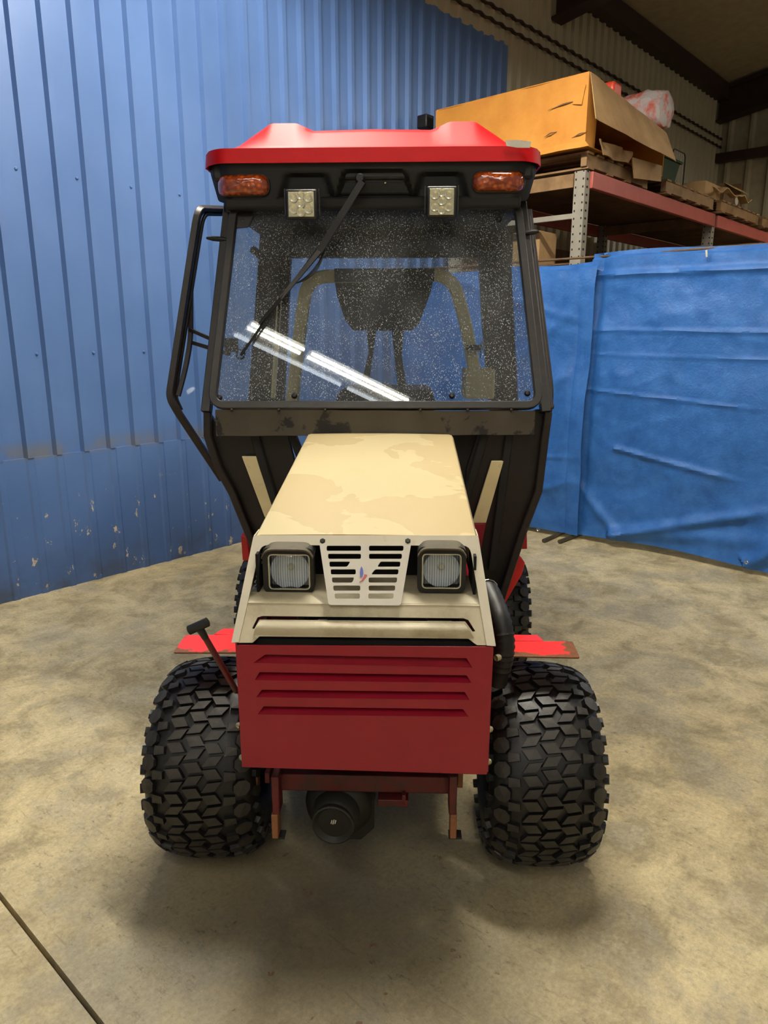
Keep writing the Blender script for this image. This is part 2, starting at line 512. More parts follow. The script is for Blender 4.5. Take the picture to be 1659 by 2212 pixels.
def round_path(pts, r, seg=5, closed=False):
    pts = [Vector(p) for p in pts]
    out = []; n = len(pts)
    for i in range(n):
        p = pts[i]
        if not closed and i in (0, n - 1):
            out.append(p); continue
        a = pts[i - 1]; b = pts[(i + 1) % n]
        da = a - p; db = b - p
        k = min(r, da.length * 0.45, db.length * 0.45)
        q0 = p + da.normalized() * k; q1 = p + db.normalized() * k
        for j in range(seg + 1):
            t = j / seg
            out.append(q0 * (1 - t) ** 2 + p * 2 * t * (1 - t) + q1 * t * t)
    return out
def plate(outer, holes, thick, mapf):
    """flat plate with holes; outer and holes are 2-D loops; mapf(x, y, d) -> 3-D"""
    cu = bpy.data.curves.new('tmp', 'CURVE')
    cu.dimensions = '2D'; cu.fill_mode = 'BOTH'; cu.extrude = thick / 2
    for loop in [outer] + holes:
        sp = cu.splines.new('POLY')
        sp.points.add(len(loop) - 1)
        for p, q in zip(sp.points, loop):
            p.co = (q[0], q[1], 0, 1)
        sp.use_cyclic_u = True
    ob = bpy.data.objects.new('tmp', cu)
    COL.objects.link(ob)
    dg = bpy.context.evaluated_depsgraph_get()
    me = bpy.data.meshes.new_from_object(ob.evaluated_get(dg))
    for v in me.vertices:
        v.co = mapf(v.co.x, v.co.y, v.co.z)
    bpy.data.objects.remove(ob); bpy.data.curves.remove(cu)
    me.materials.clear()
    import bmesh
    bm = bmesh.new(); bm.from_mesh(me)
    bmesh.ops.remove_doubles(bm, verts=bm.verts, dist=0.0002)
    bm.to_mesh(me); bm.free()
    return me
def plate_ob(name, outer, holes, thick, mapf, mat, parent, bevel=0, label=None):
    me = plate(outer, holes, thick, mapf)
    me.materials.append(M[mat])
    return finish(name, me, parent, False, bevel, 2, label)

def tag(o, label, cat=None, group=None, kind=None):
    o['label'] = label
    if cat: o['category'] = cat
    if group: o['group'] = group
    if kind: o['kind'] = kind
    return o
def empty(name, loc, rot, label, cat, group=None):
    o = bpy.data.objects.new(name, None)
    o.empty_display_size = 0.1
    COL.objects.link(o)
    o.location = loc; o.rotation_euler = (0, 0, rot)
    return tag(o, label, cat, group)
def room_thing(name, abz, label, cat, group=None):
    return empty(name, world(*abz), ROOM_ROT, label, cat, group)
def room_obj(o, abz=(0, 0, 0)):
    o.location = world(*abz); o.rotation_euler = (0, 0, ROOM_ROT)
    return o
def copy_tree(o, parent=None):
    c = o.copy(); COL.objects.link(c)
    if parent is not None: c.parent = parent
    for ch in list(o.children):
        copy_tree(ch, c)
    return c

# ================================================================== THE SETTING
# floor: two slabs with an open joint between them
fl = MB().box((3.5, -1.0, -0.16), (24, 18, 0.1)).build('floor', 'joint', kind='structure')
room_obj(fl)
JA = 0.53
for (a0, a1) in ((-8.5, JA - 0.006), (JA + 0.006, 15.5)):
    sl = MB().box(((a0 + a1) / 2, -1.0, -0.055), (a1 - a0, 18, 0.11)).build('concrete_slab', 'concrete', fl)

WB = 4.18
def rib(a):
    """corrugation depth profile towards the room, pitch 0.163"""
    t = ((a - 1.793 + 0.006) / 0.1635) % 1.0
    t *= 0.1635
    if t < 0.012: return 0.032 * t / 0.012
    if t < 0.042: return 0.032
    if t < 0.054: return 0.032 * (1 - (t - 0.042) / 0.012)
    return 0.0
def rib_sheet(name, a0, a1, z0, z1, mat, parent, amp=1.0, base=0.0):
    pts = []
    k0 = math.floor((a0 - 1.787) / 0.1635)
    k = k0; xs = [a0]
    while True:
        s0 = 1.787 + k * 0.1635
        for d in (0, 0.012, 0.042, 0.054):
            if a0 < s0 + d < a1: xs.append(s0 + d)
        if s0 > a1: break
        k += 1
    xs.append(a1)
    mb = MB(); n = len(xs)
    vs = []
    for z in (z0, z1):
        for x in xs:
            vs.append((x, WB - base - rib(x + 1e-6) * amp, z))
    # give it real thickness
    for z in (z0, z1):
        for x in xs:
            vs.append((x, WB + 0.03, z))
    fs = []
    for i in range(n - 1):
        fs.append((i, i + 1, n + i + 1, n + i))
        fs.append((2 * n + i + 1, 2 * n + i, 3 * n + i, 3 * n + i + 1))
        fs.append((i + 1, i, 2 * n + i, 2 * n + i + 1))
        fs.append((n + i, n + i + 1, 3 * n + i + 1, 3 * n + i))
    fs.append((0, n, 3 * n, 2 * n)); fs.append((n - 1, 2 * n - 1 + 2 * n, n * 2 - 1, n - 1)[:0] or (n - 1, 3 * n - 1, 4 * n - 1, 2 * n - 1))
    mb.add(vs, fs)
    return mb.build(name, mat, parent, kind='structure' if parent is None else None)
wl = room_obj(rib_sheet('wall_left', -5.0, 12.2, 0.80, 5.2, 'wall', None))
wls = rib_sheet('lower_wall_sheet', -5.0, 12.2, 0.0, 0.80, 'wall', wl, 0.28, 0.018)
# screw heads along the girts
mb = MB()
for z in (2.318, 1.37):
    for k in range(0, 26):
        mb.lathe([(0.0, 0.008), (0.006, 0.007), (0.010, 0.0)], (1.76 + k * 0.327, WB - 0.001, z), (0, -1, 0), 8)
mb.build('screw_heads', 'wall', wl, kind='stuff')
# girt lines above the paint: two wavy flashing edges
for k, z in enumerate((4.16, 4.27)):
    t_ = MB()
    t_.sheet(lambda u, v, z=z: (6 + (u - 0.5) * 12.2, WB - 0.03 - 0.004 * math.sin(u * 12.2 / 0.1635 * 2 * math.pi) - 0.03 * v, z + 0.005 * math.sin(u * 12.2 / 0.1635 * 2 * math.pi)), 600, 1, (0, 0, 0.016))
    room_obj(t_.build('trim_%d' % (k + 1), 'rafter', kind='structure'))
# far wall
def far_fn():
    mb = MB(); b = WB
    prev = None
    xs = []
    while b > -6:
        xs += [(b, 0), (b - 0.10, 0), (b - 0.13, 0.05), (b - 0.17, 0.05), (b - 0.20, 0)]
        b -= 0.30
    n = len(xs)
    vs = [(12.15 - d, x, z) for z in (0, 6.6) for (x, d) in xs]
    mb.add(vs, [(i, i + 1, n + i + 1, n + i) for i in range(n - 1)])
    return mb
room_obj(far_fn().build('wall_back', 'tan_wall', kind='structure', fix=False))
# eave strut and ceiling that rises away from the wall
EZ = 4.86
room_obj(MB().box((5, WB - 0.09, EZ - 0.02), (14.3, 0.16, 0.20)).build('trim_3', 'rafter', kind='structure'))
sl_ = 0.17
cb = MB().hexa([(-8.5, WB + .1, EZ + .06), (12.3, WB + .1, EZ + .06), (12.3, -8, EZ + .06 + sl_ * 12.2), (-8.5, -8, EZ + .06 + sl_ * 12.2)],
               [(-8.5, WB + .1, EZ + .16), (12.3, WB + .1, EZ + .16), (12.3, -8, EZ + .16 + sl_ * 12.2), (-8.5, -8, EZ + .16 + sl_ * 12.2)])
room_obj(cb.build('ceiling', 'ceiling', kind='structure'))
for k, a in enumerate((7.15, 11.9)):
    mb = MB()
    for (w_, z0, z1) in ((0.20, -0.40, -0.375), (0.02, -0.385, 0.02), (0.20, 0.0, 0.03)):
        mb.hexa([(a - w_ / 2, WB - .03, EZ + z0), (a + w_ / 2, WB - .03, EZ + z0), (a + w_ / 2, -8, EZ + z0 + sl_ * 12), (a - w_ / 2, -8, EZ + z0 + sl_ * 12)],
                [(a - w_ / 2, WB - .03, EZ + z1), (a + w_ / 2, WB - .03, EZ + z1), (a + w_ / 2, -8, EZ + z1 + sl_ * 12), (a - w_ / 2, -8, EZ + z1 + sl_ * 12)])
    room_obj(mb.build('trim_%d' % (k + 4), 'rafter', kind='structure'))
room_obj(MB().box((12.0, -1, 4.0), (0.12, 10.3, 0.12)).build('trim_6', 'rafter', kind='structure'))

# strip lamps: housing, reflector wings and tubes; hung by two wires each
places = ['over the photographer, next to the blue wall', 'over the photographer, second from the blue wall', 'over the photographer, third from the blue wall', 'over the photographer, farthest from the blue wall']
for ri, (a, b0, lens_, st) in enumerate(LAMP_ROWS):
    bc = b0 + 0.07
    em = emis('tube_light_%d' % ri, (1.0, 0.945, 0.84, 1) if ri != 1 else (0.9, 0.95, 1.0, 1), st)
    for k, TL in enumerate(lens_):
        bc -= 0.07 + TL / 2
        HLN = TL / 2
        rowname = ['bright row just behind the camera', 'added dim row for the ghost reflection', 'row above the tractor', 'added fill row far behind the camera', 'added fill row at the far end'][ri]
        t_ = room_thing('strip_light', (a, bc, LAMP_Z), 'fluorescent strip light, %s, %s from the blue wall' % (rowname, ['first', 'second', 'third', 'fourth', 'fifth'][k]), 'lamp', 'overhead strip lights')
        MB().box((0, 0, 0.075), (0.07, TL + .02, 0.06)).build('housing', 'lamp_white', t_, bevel=0.006)
        if ri != 1:
            mb = MB()
            for s_ in (-1, 1):
                mb.prism([(s_ * 0.034, -HLN, 0.06), (s_ * 0.12, -HLN, 0.0), (s_ * 0.12, HLN, 0.0), (s_ * 0.034, HLN, 0.06)], (0, 0, 0.003))
            mb.build('reflector', 'lamp_white', t_)
        xs = (-0.036, 0.036) if ri != 1 else (0.0,)
        for x in xs:
            MB().tube([(x, -HLN + .01, 0.022), (x, HLN - .01, 0.022)], 0.016, 10).build('tube', em, t_, smooth=True)
        top = EZ + 0.06 + sl_ * (WB - bc) - LAMP_Z
        for y in (-HLN * .8, HLN * .8):
            MB().tube([(0, y, 0.1), (0, y, top - sl_ * y)], 0.002, 5).build('hanger_wire', 'grey_steel', t_)
        bc -= TL / 2

# ================================================================== THE TRACTOR
TR = empty('compact_tractor', TO, -TY, 'red and cream compact tractor with black enclosed cab and knobby tyres, front grille facing us', 'tractor')

# ---- wheels
def tyre_profile(ph):
    """ph 0 = crown, +-pi/2 = widest; returns (radius, across, normal angle)"""
    e = 2 / 2.6
    c, s_ = math.cos(ph), math.sin(ph)
    r = 0.185 + 0.083 * (abs(c) ** e) * (1 if c >= 0 else -1)
    w_ = 0.150 * (abs(s_) ** e) * (1 if s_ >= 0 else -1)
    return r, w_
def wheel(u, v, name='wheel'):
    t_ = bpy.data.objects.new(name, None); COL.objects.link(t_)
    t_.parent = TR; t_.location = (u, v, 0.279)
    prof = [tyre_profile(-2.5 + 5.0 * i / 36) for i in range(37)]
    mb = MB().lathe([(r, w_) for r, w_ in prof] + [(0.115, 0.085), (0.115, -0.085)], (0, 0, 0), (1, 0, 0), 56, close=True)
    mb.build('tyre', 'rubber', t_, smooth=True)
    # lugs
    mb = MB()
    NP = 27
    def surf(th, ph, h):
        r, w_ = tyre_profile(ph)
        r2, w2 = tyre_profile(ph + 0.01)
        tr_, tw = r2 - r, w2 - w_
        L = math.hypot(tr_, tw); nr, nw = tw / L, -tr_ / L
        rr, ww = r + nr * h, w_ + nw * h
        return Vector((ww, -rr * math.cos(th), rr * math.sin(th)))
    def arc(w0):
        # across-distance to profile angle
        lo, hi = 0, math.pi * 0.75
        acc = 0; p = tyre_profile(0); a = 0
        while acc < abs(w0):
            a += 0.01
            q = tyre_profile(a)
            acc += math.hypot(q[0] - p[0], q[1] - p[1]); p = q
        return a if w0 > 0 else -a
    cache = {}
    def A_(w0):
        k = round(w0, 4)
        if k not in cache: cache[k] = arc(w0)
        return cache[k]
    def lug(th0, w0, outline, h, shrink=0.86):
        n = len(outline)
        bot = []; top = []
        for (dx, dy) in outline:
            bot.append(surf(th0 + dy / 0.27, A_(w0 + dx), -0.004))
            top.append(surf(th0 + dy * shrink / 0.27, A_(w0 + dx * shrink), h))
        cap = surf(th0, A_(w0), h)
        o = len(mb.v); mb.v += bot + top + [cap]
        for i in range(n):
            j = (i + 1) % n
            mb.f.append([o + i, o + j, o + n + j, o + n + i]); mb.mi.append(0)
            mb.f.append([o + n + i, o + n + j, o + 2 * n]); mb.mi.append(1)
    octo = [(0.0235 * math.cos(math.pi / 8 + i * math.pi / 4), 0.0245 * math.sin(math.pi / 8 + i * math.pi / 4)) for i in range(8)]
    side = [(0.017 * math.cos(math.pi / 6 + i * math.pi / 3), 0.019 * math.sin(math.pi / 6 + i * math.pi / 3)) for i in range(6)]
    p = 2 * math.pi / NP
    for k in range(NP):
        th = k * p
        for sd in (-1, 1):
            lug(th, sd * 0.121, octo, 0.014, 0.9)
            lug(th + p / 2, sd * 0.170, side, 0.012)
            # short filler beside the shoulder knob
            lug(th + p * 0.5, sd * 0.092, [(-0.016, -0.013), (0.016, -0.009), (0.015, 0.011), (-0.016, 0.014)], 0.011, .9)
        for ci, w0 in enumerate((-0.047, 0.0, 0.047)):
            sh = (0.25 if ci == 1 else 0.0)
            for q, sg in ((0.0, 1), (0.5, -1)):
                a_ = 0.0195; sk = 0.0085 * sg; hh = 0.0128
                lug(th + p * (sh + q + 0.12), w0, [(-a_ - sk, -hh - .002), (a_ - sk, -hh + .002), (a_ + sk, hh + .002), (-a_ + sk, hh - .002)], 0.012, 0.9)
    mb.build('tread', ['rubber', 'rubber_top'], t_, smooth=False, label='zigzag tread blocks with round knobs on the shoulders')
    rm_ = MB().lathe([(0.119, 0.092), (0.112, 0.094), (0.10, 0.05), (0.085, 0.02), (0.03, 0.03), (0.0, 0.035)], (0, 0, 0), (1 if u > 0 else -1, 0, 0), 28)
    rm_.lathe([(0.119, -0.092), (0.11, -0.09), (0.105, 0.0), (0.10, 0.03)], (0, 0, 0), (1 if u > 0 else -1, 0, 0), 28)
    rm_.build('rim', 'cream', t_, smooth=True)
    return t_
w1 = wheel(-0.447, 0.33)
for (u, v) in ((0.472, 0.33), (-0.47, 1.48), (0.458, 1.48)):
    c = copy_tree(w1, TR)
    c.location = (u, v, 0.279)
    if u > 0:
        for ch in c.children:
            if ch.name.startswith('rim'): ch.rotation_euler = (0, 0, math.pi)

# ---- chassis and front linkage
MB().box((0, 0.9, 0.42), (0.34, 1.25, 0.26)).build('front_frame', 'dark', TR, bevel=0.01)
MB().box((0, 1.75, 0.46), (0.42, 0.7, 0.34)).build('rear_frame', 'red', TR, bevel=0.01)
MB().tube([(-0.40, 0.33, 0.28), (0.42, 0.33, 0.28)], 0.045, 12).build('front_axle', 'axle', TR, smooth=True)
MB().tube([(-0.42, 1.48, 0.28), (0.42, 1.48, 0.28)], 0.045, 12).build('rear_axle', 'axle', TR, smooth=True)
def tp(x0, y0, x1, y1, v, d):
    a = T(x0, y0, v); b = T(x1, y1, v)
    c = (a + b) / 2
    return (c.x, v + d / 2, c.z), (abs(b.x - a.x), d, abs(b.z - a.z))
c_, d_ = tp(600, 1672, 985, 1716, 0.12, 0.03)
MB().box(c_, d_).build('cross_beam', 'red_greasy', TR, bevel=0.003)
c_, d_ = tp(816, 1728, 882, 1744, 0.10, 0.05)
MB().box(c_, d_).box((c_[0] + 0.028, c_[1], c_[2] + 0.01), (0.01, 0.05, 0.03)).build('hitch_step', 'red_greasy', TR, bevel=0.002)
for (x, s_) in ((597, 0), (978, 1)):
    top = T(x, 1672, 0.10); mid = T(x, 1752, 0.10); bot = T(x, 1803, 0.10)
    arm = MB().box(((top.x + mid.x) / 2, 0.11, (top.z + mid.z) / 2), (0.02, 0.05, top.z - mid.z))
    arm = arm.build('lift_arm', 'red_greasy', TR, bevel=0.003)
    MB().box((bot.x, 0.105, (mid.z + bot.z) / 2), (0.017, 0.045, mid.z - bot.z)).build('arm_tip', 'rust', arm, bevel=0.003)
    MB().box((bot.x + 0.006, 0.105, bot.z - 0.003), (0.034, 0.03, 0.006)).build('pin_plate', 'axle', arm)
for x, y0, y1, m_ in ((552, 1665, 1705, 'rust'), (620, 1668, 1690, 'red_greasy'), (994, 1668, 1700, 'rust'), (845, 1690, 1728, 'axle'), (578, 1668, 1690, 'red_greasy')):
    a = T(x, y0, 0.14); b = T(x, y1, 0.14)
    MB().box(((a.x + b.x) / 2, 0.15, (a.z + b.z) / 2), (0.014, 0.03, a.z - b.z)).build('bracket', m_, TR, bevel=0.002)
# front drive cup
hc = T(722, 1768, 0.10)
hub = MB().lathe([(0.0, -0.012), (0.054, -0.012), (0.060, -0.004), (0.064, 0.03), (0.086, 0.045), (0.092, 0.06), (0.094, 0.3)], hc, (0.10, 1, 0.0), 36).build('drive_housing', 'axle', TR, smooth=True)
MB().lathe([(0.0, 0.0), (0.040, 0.0), (0.046, 0.004), (0.049, 0.018), (0.053, 0.018), (0.056, 0.0), (0.056, -0.006), (0.052, -0.008), (0.047, -0.004), (0.036, 0.012), (0.0, 0.014)][::-1][:6], hc + V(-0.0, -0.022, 0), (0.1, 1, 0), 32).build('cup_rim', 'axle', hub, smooth=True)
MB().lathe([(0.0, -0.004), (0.042, -0.004), (0.047, 0.006)], hc + V(0, -0.014, 0), (0.1, 1, 0), 32).build('end_cap', 'black_plastic', hub, smooth=True)
mb = MB()
for dx in (-0.005, 0.0, 0.005):
    mb.box(hc + V(dx, -0.0195, 0.004), (0.0025, 0.001, 0.014 - abs(dx) * 0.6), Matrix.Rotation(0.25, 3, 'Y'))
mb.build('cap_mark', 'sticker', hub, label='small white worn mark')
gd = MB().prism([V(q.x, q.y, q.z) for q in [T(x, y, 0.17) for x, y in ((668, 1712), (690, 1698), (740, 1690), (790, 1700), (808, 1725), (808, 1790), (780, 1815), (690, 1812))]], (0, 0.02, 0)).build('guard_plate', 'axle', TR, bevel=0.004)

# ---- front red louvred panel
def tm(x, y, v=0.0):
    p = T(x, y, v); return (p.x, p.z)
outer = round_poly([tm(510, 1393), tm(1066, 1397), tm(1052, 1672), tm(526, 1656)], 0.004)
LV_ = [((573, 1413), (1008, 1421), (1020, 1441), (548, 1431)), ((561, 1451), (1008, 1458), (1018, 1474), (551, 1468)), ((566, 1489), (1004, 1494), (1014, 1511), (554, 1505)), ((570, 1525), (1000, 1531), (1012, 1547), (557, 1542))]
holes = [round_poly([tm(*p) for p in q], 0.002, 2) for q in LV_]  # louvre openings
panel = plate_ob('front_panel', outer, holes, 0.004, lambda x, y, d: V(x, d, y), 'red_panel', TR)
for q in LV_:
    a, b, c, d = [tm(*p) for p in q]
    g = 0.030
    mb = MB()
    mb.hexa([V(a[0], g, a[1]), V(b[0], g, b[1]), V(c[0], -0.003, c[1]), V(d[0], -0.003, d[1])],
            [V(a[0], g + 0.003, a[1] - 0.002), V(b[0], g + 0.003, b[1] - 0.002), V(c[0], 0.002, c[1] - 0.003), V(d[0], 0.002, d[1] - 0.003)])
    mb.hexa([V(a[0], 0, a[1]), V(d[0], 0, d[1]), V(d[0], 0.002, d[1] - .002), V(a[0], g, a[1] - .002)], [V(a[0] - .002, 0, a[1]), V(d[0] - .002, 0, d[1]), V(d[0] - .002, 0.002, d[1] - .002), V(a[0] - .002, g, a[1] - .002)])
    mb.hexa([V(b[0], 0, b[1]), V(c[0], 0, c[1]), V(c[0], 0.002, c[1] - .002), V(b[0], g, b[1] - .002)], [V(b[0] + .002, 0, b[1]), V(c[0] + .002, 0, c[1]), V(c[0] + .002, 0.002, c[1] - .002), V(b[0] + .002, g, b[1] - .002)])
    mb.build('louver', 'red_panel', panel)
# folded sides and top flange
mb = MB()
for (x, s_) in ((-0.297, -1), (0.2975, 1)):
    mb.box((x, 0.151, 0.615), (0.004, 0.30, 0.325))
mb.build('panel_flange', 'red_panel', panel)
MB().box((0, 0.034, 0.62), (0.56, 0.012, 0.29)).build('radiator_screen', 'hole', TR)
for (x, y) in ((518, 1568), (525, 1637), (1056, 1576), (1053, 1646), (1074, 1421)):
    p = T(x, y, 0.05)
    MB().lathe([(0, -0.011), (0.005, -0.010), (0.008, -0.006), (0.008, 0.004)], (p.x, 0.05, p.z), (-1 if p.x > 0 else 1, -0.6, 0), 10).build('bolt', 'bolt', panel, smooth=True)
# side inner frame behind the panel
for x in (-0.28, 0.28):
    MB().box((x, 0.55, 0.66), (0.012, 0.5, 0.24)).build('side_rail', 'red_panel', TR)

# ---- fascia frame (cream) on the sloped plane v = .68 (z-.78)
FB = 0.68; FA = -FB * 0.78
fn_ = V(0, -1, FB).normalized()          # outward normal
def FP(x, y, off=0.0): return T(x, y, FA - off * math.sqrt(1 + FB * FB), FB)
def fm(off):
    def f(x, y, d):
        z = y
        return V(x, FA + FB * z, z) + fn_ * (off + d)
    return f
def f2(x, y):
    p = FP(x, y); return (p.x, p.z)
outer = round_poly([f2(500, 1389), f2(548, 1157), f2(1033, 1157), f2(1071, 1396), f2(1051, 1395), f2(1015, 1179), f2(563, 1178), f2(516, 1388)], [.002, .006, .006, .002, .002, .018, .018, .002])
plate_ob('fascia_frame', outer, [], 0.004, fm(0.0), 'cream', TR, bevel=0.0012)
# side returns of the fascia
for s_, (a, b) in ((-1, (f2(500, 1389), f2(548, 1157))), (1, (f2(1071, 1396), f2(1033, 1157)))):
    q0 = V(a[0], FA + FB * a[1], a[1]); q1 = V(b[0], FA + FB * b[1], b[1])
    MB().hexa([q0, q1, q1 + V(0, 0.06, 0), q0 + V(0, 0.06, 0)], [q0 + V(-s_ * .003, 0, 0), q1 + V(-s_ * .003, 0, 0), q1 + V(-s_ * .003, 0.06, 0), q0 + V(-s_ * .003, 0.06, 0)]).build('fascia_return', 'cream', TR)
# nose panel between the rails
outer = round_poly([f2(506, 1388), f2(529, 1300), f2(1050, 1304), f2(1064, 1394), f2(1030, 1393), f2(1012, 1379), f2(560, 1374), f2(545, 1388)], 0.002)
hole = round_poly([f2(544, 1357), f2(556, 1333), f2(566, 1330), f2(1002, 1335), f2(1012, 1339), f2(1027, 1363), f2(1021, 1364), f2(1005, 1342), f2(560, 1338), f2(549, 1358)], 0.001, 2)
nose = plate_ob('nose_panel', outer, [hole], 0.004, fm(-0.004), 'cream_dusty', TR)
# bulging lip under the slot
def lipf(u, v):
    p0 = V(*[0, 0, 0])
    xl = lerp(f2(562, 1341)[0], f2(548, 1360)[0], v); xr = lerp(f2(1002, 1344)[0], f2(1024, 1366)[0], v)
    z = lerp(f2(562, 1341)[1], f2(562, 1372)[1], v)
    return fm(0.0)(lerp(xl, xr, u), z, 0.013 * math.sin(math.pi * (0.04 + 0.96 * v)) - 0.002)
MB().sheet(lipf, 20, 8, -fn_ * 0.003).build('nose_lip', 'cream_dusty', TR, smooth=True)
# shelf under the headlights
a = FP(531, 1302); b = FP(1050, 1305)
def shelf(u, v):
    x = lerp(a.x, b.x, u)
    y = lerp(a.y, 0.24, v); z = a.z + 0.010 * math.sin(min(1, v * 4) * math.pi / 2)
    return (x, y, z)
MB().sheet(shelf, 12, 16, (0, 0, -0.003)).build('headlight_shelf', 'cream_dusty', TR, smooth=True)
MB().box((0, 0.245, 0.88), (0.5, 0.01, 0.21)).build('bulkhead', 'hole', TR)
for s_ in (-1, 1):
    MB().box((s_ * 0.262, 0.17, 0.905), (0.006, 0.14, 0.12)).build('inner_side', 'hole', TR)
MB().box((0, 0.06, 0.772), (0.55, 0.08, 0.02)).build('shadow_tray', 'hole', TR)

# ---- hood
FT = FP(790, 1157)
hz0, hv0 = FT.z, FT.y
HL0, HR0 = f2(552, 1157)[0], f2(1030, 1157)[0]
b0 = T(665, 937, 0.94); b1 = T(977, 937, 0.94)
def hoodf(u, v):
    # cross-fold: side - top - side
    xl = lerp(HL0, b0.x, v); xr = lerp(HR0, b1.x, v)
    z = lerp(hz0, b0.z, v); y = lerp(hv0, 0.94, v)
    seq = [(xl - 0.022, z - 0.24), (xl - 0.004, z - 0.012), (xl + 0.002, z - 0.003), (xl + 0.012, z), (xl + 0.25 * (xr - xl), z + 0.002), ((xl + xr) / 2, z + 0.003), (xr - 0.25 * (xr - xl), z + 0.002), (xr - 0.012, z), (xr - 0.002, z - 0.003), (xr + 0.004, z - 0.012), (xr + 0.022, z - 0.24)]
    i = round(u * 10)
    return (seq[i][0], y, seq[i][1])
MB().sheet(hoodf, 10, 6, (0, 0.0, -0.003)).build('hood', 'hood', TR, smooth=True)
for x in (697, 881):
    p = FP(x, 1169)
    MB().lathe([(0, 0.006), (0.005, 0.006), (0.007, 0.003), (0.008, 0)], p, fn_, 6).build('bolt', 'axle', TR, smooth=False)

# ---- grille plate
GO = 0.012
k_ = 1 / 2.592
def g2(cx, cy):
    p = T(480 + cx * k_, 1130 + cy * k_, FA - GO * math.sqrt(1 + FB * FB), FB)
    p = p - fn_ * GO
    return (p.x, p.z)
outer = round_poly([g2(545, 118), g2(1057, 121), g2(1000, 462), g2(596, 459)], [.002, .002, .006, .006])
rows = [142, 187, 231, 274, 320, 365, 410]
Ls = [(585, 777, 585, 777), (592, 777, 594, 777), (600, 718, 602, 700), (607, 748, 609, 748), (614, 740, 617, 728), (621, 773, 624, 773), (629, 771, 632, 771)]
Rs = [(822, 1016, 822, 1014), (822, 1007, 822, 1005), (886, 998, 868, 996), (856, 988, 834, 985), (820, 980, 820, 977), (820, 969, 820, 967), (818, 960, 818, 957)]
holes = []
for cy, l, r_ in zip(rows, Ls, Rs):
    for (x0, x1, x2, x3) in (l, r_):
        holes.append(round_poly([g2(x0, cy - 15), g2(x1, cy - 15), g2(x3, cy + 14), g2(x2, cy + 14)], 0.0035, 3))
gp = plate_ob('grille_plate', outer, holes, 0.003, fm(GO), 'grille', TR)
pp = [g2(801, 122), g2(803, 458)]
MB().box(V((pp[0][0] + pp[1][0]) / 2, 0, 0) * 1 + V(0, FA + FB * (pp[0][1] + pp[1][1]) / 2, (pp[0][1] + pp[1][1]) / 2) + fn_ * (GO + .0022), (0.004, 0.0012, 0.152), Matrix.Rotation(-math.atan(FB), 3, 'X')).build('centre_crease', 'grille', gp)
def emb(pts, mat):
    q = [fm(GO + 0.003)(*g2(x, y), 0) for x, y in pts]
    MB().prism(q, -fn_ * 0.0015).build('emblem', mat, gp, label='small %s swoosh emblem' % mat.split('_')[1])
emb([(780, 243), (789, 262), (791, 285), (784, 302), (773, 304), (771, 280), (774, 258)], 'emblem_blue')
emb([(797, 287), (812, 291), (803, 310), (788, 324), (768, 332), (784, 316), (791, 302)], 'emblem_red')

